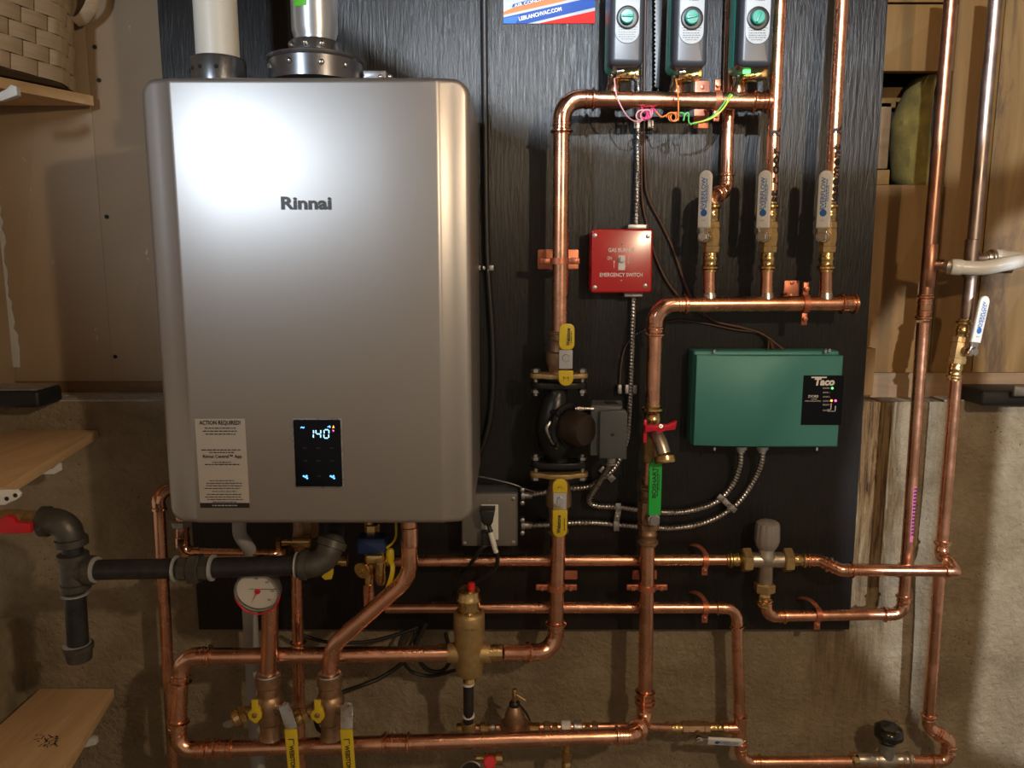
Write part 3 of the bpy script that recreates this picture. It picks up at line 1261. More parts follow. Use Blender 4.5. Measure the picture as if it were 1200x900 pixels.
T = thing('copper_riser', 'copper riser marked 1st Floor R in black pen', 'pipe', V(898, 350, DM))
mb = MB()
mb.tube([V(916, -40, DM), V(902, 258, DM)], R34, 24)
pp = part(T, 'upper_pipe', mb, 'copper')
part(T, 'handwriting', wrap_text('1st Floor  R', (907, 902.6), 150, 245, R34, DM, 12), 'black_ink', sub=pp)
mb = MB()
mb.tube([V(899, 300, DM), V(898, 350, DM)], R34, 20)
part(T, 'lower_pipe', mb, 'copper')
T = thing('copper_riser', 'copper riser marked Basement R in black pen', 'pipe', V(967, 350, DM))
mb = MB()
mb.tube([V(989, -40, DM), V(972, 258, DM)], R34, 24)
pp = part(T, 'upper_pipe', mb, 'copper')
part(T, 'handwriting', wrap_text('Basement  R', (978.3, 972.9), 148, 243, R34, DM, 12), 'black_ink', sub=pp)
mb = MB()
mb.tube([V(968.5, 300, DM), V(967.5, 350, DM)], R34, 20)
part(T, 'lower_pipe', mb, 'copper')

st_ = Vector((-.62, -.78, 0))
up_ = Z
for px, lab in ((833.5, 'white-levered brass ball valve below the jogged riser'), (901, 'white-levered brass ball valve on the riser marked 1st Floor'), (970, 'white-levered brass ball valve on the riser marked Basement')):
    c = V(px, 278, DM)
    ball_valve(lab, c, Z, R34, K(278, DM)*40, st_, .030, Z, .018, K(230, .1)*66, K(230, .1)*15.5, txt='EVERFLOW', group='white levered valves above the lower manifold', body_r=1.45)

# ================================================================ lower manifold and the long vertical pipe
T = thing('copper_manifold', 'lower horizontal copper manifold feeding the three white-levered valves', 'pipe', V(764, 490, .08))
run(T, [V(764.7, 478, .08), V(768.5, 357, .08), V(1004, 355.5, DM)], R1, br={1: 2.4})
coupling(T, V(993, 355.5, DM), X, R1, name='end_cap', L=1.0*R1)
for px in (831, 898, 967):
    b_ = V(px, 356, DM)
    mb = MB()
    mb.lathe(b_, Z, [(R1*.6, .0135), (R1+.003, .0122), (R1+.006, .0113)], 18)
    part(T, 'solder_joint', mb, 'solder')
clamp('copper clamp at the right end of the lower manifold', V(943, 356, DM), R1, False, (.030, .034), V(927, 339, 0), ear=1.2)

# drain valve with red wing handle, on the vertical pipe
T = thing('drain_valve', 'brass drain valve with a red wing handle above the green lever', 'valve', V(764, 535, .08))
c = V(763.8, 508, .08)
mb = MB()
kv = K(508, .08)
mb.lathe(c, Z, [(-kv*34, R1*1.02), (-kv*33, R1*1.12), (-kv*14, R1*1.15), (-kv*12, R1*1.3), (kv*8, R1*1.3), (kv*10, R1*1.1)], 20)
part(T, 'tee_body', mb, 'brass_cast')
mb = MB()
mb.lathe(c+Z*kv*8, Z, press_prof(R1, kv*27), 20)
part(T, 'press_end', mb, 'brass')
dn = Vector((.25, -.80, -.55)).normalized()
mb = MB()
s0 = c+Vector((.004, -.010, 0))
mb.tube(smooth([c, c+Vector((.005, -.022, .001)), c+Vector((.010, -.036, -.010)), c+Vector((.015, -.044, -.028))], 5), [.0125]*16, 14)
mb.lathe(c+Vector((.005, -.026, .006)), Vector((.1, -.35, 1)), [(0, .008), (.010, .0075), (.012, .005), (.016, .005)], 10)
part(T, 'spout', mb, 'nickel')
e = c+Vector((.0155, -.045, -.030))
mb = MB()
mb.lathe(e, Vector((.12, -.30, -1)), [(-.002, .013), (.002, .0190), (.008, .0194), (.012, .0194), (.0145, .018)], 22)
part(T, 'hose_cap', mb, 'brass')
mb = MB()
hcn = c+Vector((.008, -.034, .021))
wo = [(-.0295, .0075), (-.029, -.007), (-.010, -.005), (0, -.009), (.010, -.005), (.029, -.0025), (.030, .0125), (.012, .005), (0, .007), (-.010, .005)]
wo = [(-.029, -.008), (-.009, -.006), (0, -.0095), (.009, -.006), (.027, -.004), (.0285, .012), (.0115, .004), (0, .006), (-.010, .004), (-.029, .006)]
mb.prism(wo, hcn, Vector((1, .05, .03)).normalized(), Vector((0, -.25, 1)).normalized(), .008, .0015, .001)
wg = part(T, 'wing_handle', mb, 'red_wing')
mb = MB()
mb.box(hcn+Vector((-.026, .006, -.010)), .006, .042, .008, bev=.001)
part(T, 'handle_tab', mb, 'red_wing')
mb = MB()
bolt(mb, hcn+Vector((0, -.009, .002)), Vector((0, -1, .3)), .0042, .003)
part(T, 'handle_screw', mb, 'chrome', sub=wg)

# green levered valve
T = ball_valve('ball valve with a bright green lever on the long vertical pipe', V(760, 603, .08), Z, R1, K(603, .08)*38, Vector((.14, -.99, 0)), .030, Z, .012,
               K(572, .11)*66, K(572, .11)*15.5, body='bronze', lmat='green_lever', txt='BOSHART', tmat='black_ink', logo=False, body_r=1.5, ends='bronze')
mb = MB()
vt = thing('copper_pipe', 'short copper pipe joining the red wing drain valve to the green-levered valve', 'pipe', V(761, 570, .08))
mb.tube([V(763.5, 535, .08), V(761, 572, .08)], R1, 20)
part(vt, 'pipe', mb, 'copper')

# ================================================================ primary loop
T = thing('primary_loop', 'thick copper loop running round from the green-levered valve to the air separator', 'pipe', V(460, 870, .19))
DL = .19
pl = [V(758.6, 640, .08), V(756, 844, .085), V(748, 861, .145), V(216, 878, .20), V(209, 872, .20)]
pl = [V(758.6, 640, .08), V(755.5, 846, .085), V(742, 862, .15), V(207, 879, .20), V(213, 769, .185), V(524, 766, .14)]
run(T, pl, R1, br={1: 1.7, 2: 1.3, 3: 2.1, 4: 2.1})
coupling(T, V(465, 870.5, .177), X, R1, L=1.9*R1)
coupling(T, V(262, 877, .195), X, R1, L=1.3*R1)
coupling(T, V(756, 817, .085), Z, R1, L=1.1*R1)
clamp('copper clamp low on the long vertical pipe, below the upper small pipe', V(758, 688, .08), R1, True, ear=1.2)
clamp('copper clamp low on the pipe below the pump', V(652, 688, .09), R1, True, ear=1.2)

# air separator
T = thing('air_separator', 'dull brass air separator with a red cap', 'air separator', V(550, 800, .13))
c = V(550, 765, .135)
ka = K(750, .135)
mb = MB()
mb.lathe(c, Z, [(-ka*31, ka*7), (-ka*29, ka*8), (-ka*25, ka*15), (-ka*20, ka*16.2), (0, ka*17), (ka*30, ka*18), (ka*36, ka*18.4), (ka*48, ka*18.2), (ka*51, ka*17), (ka*53, ka*14)], 32)
mb.lathe(c, X, [(-ka*26, R1*1.12), (-ka*25, R1*1.25), (-ka*16, R1*1.35), (ka*16, R1*1.35), (ka*25, R1*1.25), (ka*26, R1*1.12)], 20)
bd = part(T, 'body', mb, 'brass_cast')
mb = MB()
put_text(mb, 'CALEFFI', V(551, 739, .165), ka*17, ka*3, off=0)
part(T, 'cast_lettering', mb, 'brass', sub=bd)
for s_, x_ in ((-1, 525), (1, 577)):
    mb = MB()
    mb.lathe(V(x_, 765, .137), X*s_, [(-.006, R1*1.12), (ka*11, R1*1.1), (ka*12, R1*1.0)], 20)
    part(T, 'port', mb, 'brass')
mb = MB()
mb.lathe(c+Z*ka*52, Z, [(0, ka*13.5), (ka*1, ka*14.5), (ka*3, ka*12.5), (ka*14, ka*12.5), (ka*15, ka*15), (ka*17, ka*15), (ka*19, ka*13.5), (ka*26, ka*13), (ka*28, ka*11)], 28)
part(T, 'air_vent', mb, 'brass')
mb = MB()
mb.lathe(c+Z*ka*78+X*ka*3, Z, [(0, ka*4.5), (ka*8, ka*4.2), (ka*9, ka*3)], 14)
part(T, 'cap', mb, 'red_plastic', 'red cap')
mb = MB()
mb.lathe(c-Z*ka*31, -Z, [(-.004, ka*6), (ka*5, ka*8), (ka*6, ka*7)], 18)
part(T, 'bottom_port', mb, 'brass')
T = thing('black_nipple', 'black iron nipple with white tape under the air separator', 'pipe', V(549, 848, .12))
mb = MB()
mb.tube([V(549, 797, .13), V(549, 846, .12)], ka*6.3, 18)
part(T, 'pipe', mb, 'black_iron')
mb = MB()
mb.lathe(V(549, 799, .13), -Z, [(0, ka*6.6), (ka*3, ka*7.2), (ka*4, ka*6.5)], 16)
mb.lathe(V(549, 838, .12), Z, [(-ka*2, ka*7.4), (ka*2, ka*7.2), (ka*5, ka*6.5)], 16)
part(T, 'sealing_tape', mb, 'pvc')

T = thing('copper_pipe', 'short copper elbow from the air separator up to the pump flange', 'pipe', V(600, 766, .11))
run(T, [V(588, 765, .135), V(650.5, 764.5, .095), V(654.5, 622, .09)], R1, br={1: 2.3})

# ================================================================ circulator pump with flanged valves
def flange_valve(label, cy_valve, fy, s, lever_a, lever_b, tab, py_pipe):
    d = .09
    T = thing('isolation_flange', label, 'valve', V(655, fy, d), 'flanged valves at the pump')
    kf = K(fy, d)
    c = V(655, cy_valve, d)
    L = abs(V(655, fy, d).z-V(655, py_pipe, d).z)
    f0 = V(655, fy, d)
    mb = MB()
    mb.lathe(f0, Z*s, [(0, .021), (L*.12, .018), (L*.22, .0195), (L*.45, .024), (L*.66, .024), (L*.70, .019), (L*.9, .0175), (L*.97, .0185), (L, .015)], 20)
    part(T, 'body', mb, 'bronze')
    mb = MB()
    mb.lathe(f0+Z*s*L*.97, Z*s, press_prof(R1, L*.26), 20)
    part(T, 'press_end', mb, 'bronze')
    mb = MB()
    W = kf*34
    out = []
    for k_ in range(32):
        a = 2*PI*k_/32
        out.append((W*math.cos(a)*(1 if abs(math.cos(a)) < .8 else 1.0), .026*math.sin(a) if abs(math.cos(a)) < .55 else .019*math.copysign(abs(math.sin(a))**.6, math.sin(a))))
    mb.prism(out, f0-Z*s*.001, X, Y, .009, .0015, .0015, n=Z*s)
    part(T, 'flange', mb, 'brass_cast')
    for q in (-1, 1):
        mb = MB()
        bc = f0+X*q*W*.80
        hexnut(mb, bc+Z*s*.012, Z, .0085, .007)
        mb.lathe(bc-Z*s*.034, Z*s, [(0, .0042), (.05, .0042)], 10)
        hexnut(mb, bc-Z*s*.026, Z, .0080, .007)
        part(T, 'bolt', mb, 'galv')
    # lever
    la, lb = V(664 if s > 0 else 656, lever_a, d+.04), V(664 if s > 0 else 656, lever_b, d+.04)
    mb = MB()
    lc = (la+lb)/2
    n0 = V(663 if s > 0 else 656, (lever_a if s > 0 else lever_b)+13*(1 if s > 0 else -1), d+.038)
    n0 = V(663 if s > 0 else 656, tab[2], d+.036)
    mb.lathe(n0+Y*.03, -Y, [(0, .010), (.03, .009)], 14)
    hexnut(mb, n0-Y*.006, -Y, .0075, .006)
    mb.prism(rrect(kf*15.5, abs(V(0, tab[3], d).z-V(0, tab[4], d).z), .002), V(663 if s > 0 else 656, (tab[3]+tab[4])/2, d+.036), X, Z, .003, .0006)
    part(T, 'lever_neck', mb, 'chrome')
    mb = MB()
    hl = abs(la.z-lb.z)
    mb.prism(rrect(kf*17.5, hl, .010, 6) if s > 0 else lever_outline(hl, kf*17, kf*17), lc if s > 0 else Vector((la.x, la.y, la.z)), X, Z if s > 0 else -Z, .006, .002, .0015, n=-Y)
    hd = part(T, 'lever', mb, 'yellow')
    mb = MB()
    put_text(mb, 'Webstone', Vector((lc.x+kf*1.5*s, lc.y-.0062, lc.z)), hl*.66, kf*4.6, Z, -X, bold=.03)
    ink_line(mb, Vector((lc.x+kf*5, lc.y-.0062, lc.z)), hl*.45, kf*1, Z, -X)
    part(T, 'print', mb, 'black_ink', sub=hd)
    ta, tb = V(663 if s > 0 else 656, tab[0], d+.042), V(663 if s > 0 else 656, tab[1], d+.042)
    mb = MB()
    hl = abs(ta.z-tb.z)
    o_ = ta if s > 0 else tb
    mb.prism(lever_outline(hl, kf*17, kf*17), o_, X, -Z if s > 0 else Z, .006, .002, .0015, n=-Y)
    hd = part(T, 'lever_tab', mb, 'yellow')
    mb = MB()
    cc = (ta+tb)/2-Y*.0066
    for q in (-1, 1):
        mb.quad(cc+X*q*.004-Z*.004, cc+X*q*.0048-Z*.004, cc+X*q*.0048+Z*.003*s, cc+X*q*.004+Z*.003*s)
        mb.quad(cc+X*q*.0045+Z*.0025*s, cc+X*q*.0045+Z*.0037*s, cc+X*q*.0008+Z*.0010*s, cc+X*q*.0008-Z*.0002*s)
    part(T, 'arrow_print', mb, 'black_ink', sub=hd)
    return T


flange_valve('yellow-levered flanged valve on top of the black pump', 400, 442, 1, 410, 379, (434, 452, 419, 410, 432), 398)
flange_valve('yellow-levered flanged valve under the black pump', 590, 553, -1, 597, 629, (560, 577, 586, 577, 598), 612)

T = thing('circulator_pump', 'black circulator pump with a dark grey wiring box', 'pump', V(655, 548, .09))
d = .09
mb = MB()
for py, s_ in ((447, -1), (547, 1)):
    out = []
    kf = K(py, d)
    for k_ in range(28):
        a = 2*PI*k_/28
        out.append((kf*33*math.cos(a), .024*math.copysign(abs(math.sin(a))**.7, math.sin(a))))
    mb2 = MB()
    mb2.prism(out, V(655, py, d), X, Y, .012, .002, .002, n=Z*s_)
    part(T, 'pump_flange', mb2, 'black_cast')
a_, b_ = V(655, 452, d), V(655, 544, d)
zc_ = (a_+b_)/2
mb.tube(smooth([a_, V(652, 468, d), V(646, 498, d+.002), V(651, 528, d), b_], 6), [.019, .018, .0175, .018, .019, .021, .023, .025, .026, .027, .028, .0285, .029, .029, .029, .029, .0285, .028, .026, .024, .021, .019, .018, .018, .019][:25], 20)
part(T, 'volute', mb, 'black_cast')
ma = Vector((.66, -.75, 0)).normalized()
mc = zc_+X*.004
mb = MB()
mb.lathe(mc, ma, [(0, .040), (.014, .044), (.020, .044), (.022, .036), (.030, .036)], 32)
for k_ in range(4):
    a = R_(45+90*k_)
    u_, w_ = perp(ma)
    q = mc+u_*math.cos(a)*.041+w_*math.sin(a)*.041
    mb.lathe(q, ma, [(0, .006), (.024, .006), (.025, .004)], 8)
part(T, 'motor_flange', mb, 'black_cast')
mb = MB()
mb.lathe(mc+ma*.028, ma, [(0, .031), (.002, .033), (.020, .032), (.030, .030), (.036, .026), (.038, .012)], 32)
part(T, 'motor', mb, 'motor_dark')
mb = MB()
for k_ in range(9):
    a = R_(-70+k_*17)
    u_, w_ = perp(ma, Z)
pts = [V(641, 500, d+.03)+Vector((0, 0, 0))]
mb.tube(smooth([V(645, 494, d+.035), V(641, 502, d+.038), V(644, 512, d+.036), V(653, 525, d+.03)], 6), .0035, 8)
part(T, 'pump_rib', mb, 'steel')
# wiring box at the right
bc = V(712.5, 503, .10)
kj = K(503, .12)
ux_ = Vector((1, -.12, 0)).normalized()
mb = MB()
mb.prism(rrect(kj*37, kj*61, .003), bc+Y*.03+Z*.002, ux_, Z, .055, .003, n=ux_.cross(Z))
jb = part(T, 'wiring_box', mb, 'jbox_grey')
mb = MB()
mb.prism([(-kj*12, -kj*30.5), (kj*20, -kj*30.5), (kj*20, kj*24), (kj*16, kj*28), (-kj*12, kj*26)], bc-Y*.024, ux_, Z, .012, .003, n=ux_.cross(Z))
part(T, 'box_cover', mb, 'grey_plastic')
mb = MB()
mb.lathe(bc-Y*.036+X*.004-Z*.002, -Y, [(0, .003), (.002, .003), (.0022, .001)], 10)
mb.lathe(bc+Vector((.005, .000, kj*32)), Z, [(-.001, .013), (.001, .013), (.0015, .011)], 20)
part(T, 'cover_screw', mb, 'black_plastic')
mb = MB()
mb.tube([V(674, 479, .12), V(696, 479, .12)], .003, 8)
mb.lathe(V(676, 479, .12), X, [(0, .005), (.012, .005)], 8)
part(T, 'wiring_neck', mb, 'steel')
mb = MB()
mb.lathe(V(716, 534, .10), Vector((.08, 0, -1)), [(0, .013), (.003, .013), (.004, .010), (.012, .010), (.013, .012), (.016, .012)], 12)
part(T, 'conduit_connector', mb, 'galv')

# ================================================================ small-bore pipes
T = thing('copper_pipe', 'thin copper pipe crossing behind the verticals at the height of the mixing valve', 'pipe', V(640, 656, .045))
run(T, [V(438, 657.5, .05), V(866, 656, .045)], R34)
coupling(T, V(612, 656.5, .045), X, R34, L=.8*R34)
T = thing('copper_pipe', 'thin copper pipe below the mixing valve line that turns down at its right end', 'pipe', V(640, 712, .045))
run(T, [V(452, 712, .05), V(863, 712, .045), V(868.5, 893, .05), V(1109, 891.5, .055), V(1113, 868, .05), V(1087.5, 852, .035), V(1101, 668, .045)], R34,
    br={1: 2.2, 2: 2.2, 3: 1.5, 4: 1.1, 5: 1.7})
mb = MB()
cT = V(867, 853, .05)
mb.lathe(cT, X, [(-R34*3.0, R34), (-R34*2.9, R34*1.3), (-R34*2.4, R34*1.3), (-R34*2.2, R34*1.1), (0, R34*1.1)], 18)
mb.lathe(cT-Z*R34*2.6, Z, [(0, R34), (.002, R34*1.3), (.006, R34*1.3), (.008, R34*1.12), (R34*5.2-.008, R34*1.12), (R34*5.2-.006, R34*1.3), (R34*5.2-.002, R34*1.3), (R34*5.2, R34)], 18)
part(T, 'tee', mb, 'copper_fit')
clamp('copper hanger clamp on the upper thin pipe, left of the mixing valve', V(826, 656, .045), R34, False, hanger=1)
clamp('copper hanger clamp on the lower thin pipe, just before it turns down', V(826, 712, .045), R34, False, hanger=1)
for lab, px, py in (('copper backplate behind the pump pipe, above the lower clamp', 664, 669), ('copper backplate behind the long vertical pipe, above the lower clamp', 757, 669)):
    mb = MB()
    mb.prism(rrect(.050, .020, .003), V(px-2, py+4, 0), X, Z, .004, .001)
    solo('backplate', lab, 'bracket', mb, 'copper_clamp')

# mixing valve
T = thing('mixing_valve', 'nickel mixing valve with a ribbed grey knob and three brass nuts', 'valve', V(897, 700, .05))
c = V(897.5, 656, .05)
km = K(656, .05)
mb = MB()
mb.lathe(c, X, [(-km*26, km*9), (-km*20, km*9.5), (-km*9, km*9), (0, km*11), (km*9, km*9), (km*20, km*9.5), (km*26, km*9)], 22)
mb.lathe(c, Z, [(-km*31, km*8), (-km*28, km*9), (-km*8, km*8.5), (0, km*11), (km*6, km*11), (km*9, km*9.5), (km*16, km*9.5)], 22)
bd = part(T, 'body', mb, 'nickel')
for ax, dd in ((-X, 23), (X, 25), (-Z, 34)):
    mb = MB()
    hexnut(mb, c+ax*km*dd, ax, km*14.5 if ax != -Z else km*12.5, km*11, ref=Z if ax.x else Y)
    part(T, 'union_nut', mb, 'brass_cast')
    mb = MB()
    mb.lathe(c+ax*km*(dd+4), ax, press_prof(R34, km*19), 18)
    part(T, 'press_end', mb, 'brass')
mb = MB()
seg = 48
rings = []
for z_, r_ in ((14, 10), (18, 12.5), (24, 14.5), (40, 14), (45, 13), (47, 10), (47.2, 2)):
    rings.append([c+Z*km*z_+(X*math.cos(2*PI*j/seg)+Y*math.sin(2*PI*j/seg))*km*r_*(1-.055*(1 if j % 4 == 0 else 0)*(z_ < 46)) for j in range(seg)])
mb.ring_skin(rings)
part(T, 'knob', mb, 'grey_knob', 'ribbed grey knob')
mb = MB()
put_text(mb, 'MIX', c-Y*0-Z*km*20-Y*km*9.5, km*9, km*4, off=.0003)
part(T, 'cast_lettering', mb, 'galv', sub=bd)

T = thing('copper_pipe', 'thin copper pipe stepping down from the mixing valve to the far right riser', 'pipe', V(1040, 668, .075))
run(T, [V(945, 656, .05), V(960, 656.5, .055), V(985, 668, .08), V(1118, 669, .082)], R34, br={1: 1.2, 2: 1.4})
mb = MB()
mb.lathe(V(1118, 669, .082), X, [(-R34*1.8, R34), (-R34*1.7, R34*1.3), (-R34*1.2, R34*1.3), (-R34, R34*1.12), (0, R34*1.15), (R34*.7, R34*.9), (R34*.9, .001)], 18)
mb.tube(smooth([V(1117, 669, .082), V(1112, 660, .07), V(1103, 650, .047)], 4), R34*1.12, 18)
mb.lathe(V(1103, 650, .046), Z, press_prof(R34, .030), 18)
mb.lathe(V(1110, 659, .066), Vector((.55, -.6, -.4)), [(-.007, R34*1.1), (-.005, R34*1.3), (0, R34*1.3), (.002, R34*1.1)], 18)
part(T, 'street_elbow', mb, 'copper_fit')
# pipe from mixing valve bottom, up the right
T = thing('copper_pipe', 'copper pipe looping from below the mixing valve and rising with a purple sticker on it', 'pipe', V(960, 720, .05))
run(T, [V(897.5, 702, .05), V(898, 722, .05), V(1058, 719.5, .05), V(1081.5, 378, .05)], R34, br={1: 1.9, 2: 1.9})
mb = MB()
pp0, pp1 = V(1063.5, 633, .05), V(1068, 568, .05)
axp = (pp1-pp0)
rs = random.Random(4)
mbk = MB()
for i in range(14):
    for dst, col in ((mb, 0),):
        f0, f1 = i/16+.12, i/16+.155
        for (aa, bb) in ((.0, .55),):
            A = []
            for a in (aa, (aa+bb)/2, bb):
                A.append(X*math.sin(a)-Y*math.cos(a))
            for u_, w_ in ((A[0], A[1]), (A[1], A[2])):
                mbk.quad(pp0+axp*f0+u_*(R34+.0006), pp0+axp*f0+w_*(R34+.0006), pp0+axp*f1+w_*(R34+.0006), pp0+axp*f1+u_*(R34+.0006))
for f0, f1 in ((0, 1.0),):
    A = [X*math.sin(a)-Y*math.cos(a) for a in (-.15, .1, .35, .65)]
    for u_, w_ in zip(A, A[1:]):
        mb.quad(pp0+u_*(R34+.0003), pp0+w_*(R34+.0003), pp1+w_*(R34+.0003), pp1+u_*(R34+.0003))
st = part(T, 'sticker', mb, 'pink_label', 'purple striped sticker on the pipe')
part(T, 'print', mbk, 'purple_ink', sub=st, kind='stuff')
clamp('copper hanger clamp on the pipe below the mixing valve', V(958, 720, .05), R34, False, hanger=1)

# the two old risers at the right edge
T = thing('copper_riser', 'darker copper riser at the right, nearer the board, above the press coupling', 'pipe', V(1082, 378, .05))
mb = MB()
mb.tube([V(1117.5, -40, .05), V(1082.5, 368, .05)], R34, 24)
part(T, 'pipe', mb, 'copper_old')
coupling(T, V(1083, 360, .05), Z, R34, L=.024)
mb = MB()
ct = V(1089, 310, .05)
dz = (V(1117.5, -40, .05)-V(1082.5, 368, .05)).normalized()
mb.lathe(ct, dz, [(-.042, R34), (-.040, R34*1.14), (.036, R34*1.14), (.038, R34)], 20)
mb.lathe(ct, Vector((1, -.5, 0)), [(0, R34*.9), (.024, R34*.9)], 16)
part(T, 'tee', mb, 'copper_old')
T = thing('copper_riser', 'tarnished grey riser at the far right edge, above its white-levered valve', 'pipe', V(1126, 398, .045))
mb = MB()
mb.tube([V(1170, -40, .045), V(1131, 392, .045)], R34, 24)
part(T, 'pipe', mb, 'copper_dull')
mb = MB()
ct2 = V(1138, 303, .045)
dz2 = (V(1170, -40, .045)-V(1131, 392, .045)).normalized()
mb.lathe(ct2, dz2, [(-.035, R34), (-.034, R34*1.14), (.034, R34*1.14), (.035, R34)], 20)
mb.lathe(ct2, X, [(0, R34*.85), (.024, R34*.85)], 16)
part(T, 'tee', mb, 'copper_dull')
T = thing('copper_riser', 'copper riser at the far right, between its white-levered valve and the elbow', 'pipe', V(1102, 640, .045))
mb = MB()
mb.tube([V(1120.5, 440, .045), V(1103, 646, .045)], R34, 24)
part(T, 'pipe', mb, 'copper')
ball_valve('white-levered ball valve on the far right riser, lever leaning right', V(1123.5, 410, .045), (V(1131, 392, .045)-V(1120, 450, .045)), R34, K(410, .045)*36,
           Vector((.34, -.94, 0)), .028, Vector((.13, 0, 1)), .020, K(380, .1)*56, K(380, .1)*15, txt='EVERFLOW', body_r=1.45)
# PEX branches
for lab, c0, dr, pts in (
    ('front white plastic tube with a barbed fitting, off the darker riser', ct, Vector((1, -.45, -.08)),
     [V(1118, 313, .075), V(1150, 314, .085), V(1180, 309, .09), V(1215, 303, .09), V(1260, 296, .09)]),
    ('white plastic tube running behind, off the tarnished riser', ct2, Vector((1, 0, .02)), [V(1168, 301, .045), V(1200, 303, .045), V(1260, 303, .045)])):
    T = thing('plastic_tube', lab, 'tube', c0)
    mb = MB()
    mb.tube(smooth(pts, 8), K(310, .08)*8.3, 18)
    part(T, 'tube', mb, 'pex')
    a = dr.normalized()
    s0 = c0+a*.018
    L = (pts[0]-s0).length
    a = (pts[0]-s0).normalized()
    mb = MB()
    mb.lathe(s0, a, [(0, .0085), (L*.35, .0088), (L*.36, .0105), (L*.45, .0115), (L*.62, .0110), (L*.63, .0145), (L*.72, .0150), (L*.85, .0135), (L*.98, .0125)], 18)
    part(T, 'fitting', mb, 'nickel')
    mb = MB()
    mb.lathe(pts[0]-a*.002, (pts[1]-pts[0]), [(-.004, .0128), (0, .0145), (.012, .0145), (.015, .0135), (.018, .0125)], 18)
    part(T, 'ring', mb, 'pex')

# left tall pipe and elbow under the heater
T = thing('copper_pipe', 'tall copper pipe at the far left of the plumbing, behind the primary loop', 'pipe', V(206, 905, .06))
run(T, [V(186, 588, .06), V(207, 960, .06)], R34)
mb = MB()
e0 = V(186, 585, .06)
mb.tube(smooth([e0-Z*.018, e0, e0+Vector((.008, .01, .013)), e0+Vector((.024, .03, .015))], 5), R34*1.15, 16)
mb.lathe(e0-Z*.022, Z, [(0, R34), (.001, R34*1.3), (.006, R34*1.3), (.008, R34*1.15)], 16)
part(T, 'elbow', mb, 'copper_fit')
T = thing('copper_pipe', 'copper pipe elbowed under the lower left corner of the water heater', 'pipe', V(213, 640, .2))
run(T, [V(214, 600, .17), V(214, 648.5, .17), V(325, 649.5, .17), V(338, 640, .12)], R34, br={1: 1.6, 2: 1.2}, style='solder')
mb = MB()
hexnut(mb, V(212.5, 613, .17), Z, .018, .012)
part(T, 'union_nut', mb, 'galv')

# risers and purge valves under the heater
T = thing('copper_pipe', 'copper pipe bending from under the water heater down to the right purge valve', 'pipe', V(387, 790, .2))
run(T, [V(479, 600, .19), V(480.5, 676, .19), V(388, 758, .2), V(386, 800, .2)], R1, br={1: 4.5, 2: 4.5}, style='bent', seg=24)
coupling(T, V(480, 628, .19), Z, R1, prof=solder_prof, L=.018)
T = thing('copper_pipe', 'straight copper pipe behind the pressure gauge above the left purge valve', 'pipe', V(315, 790, .2))
run(T, [V(318, 655, .2), V(314.5, 800, .2)], R1)
mb = MB()
T = thing('copper_pipe', 'thin copper pipe between the two purge valves', 'pipe', V(352, 880, .1))
run(T, [V(348, 672, .1), V(353.5, 990, .1)], R34)
coupling(T, V(350, 760, .1), Z, R34, L=.016)


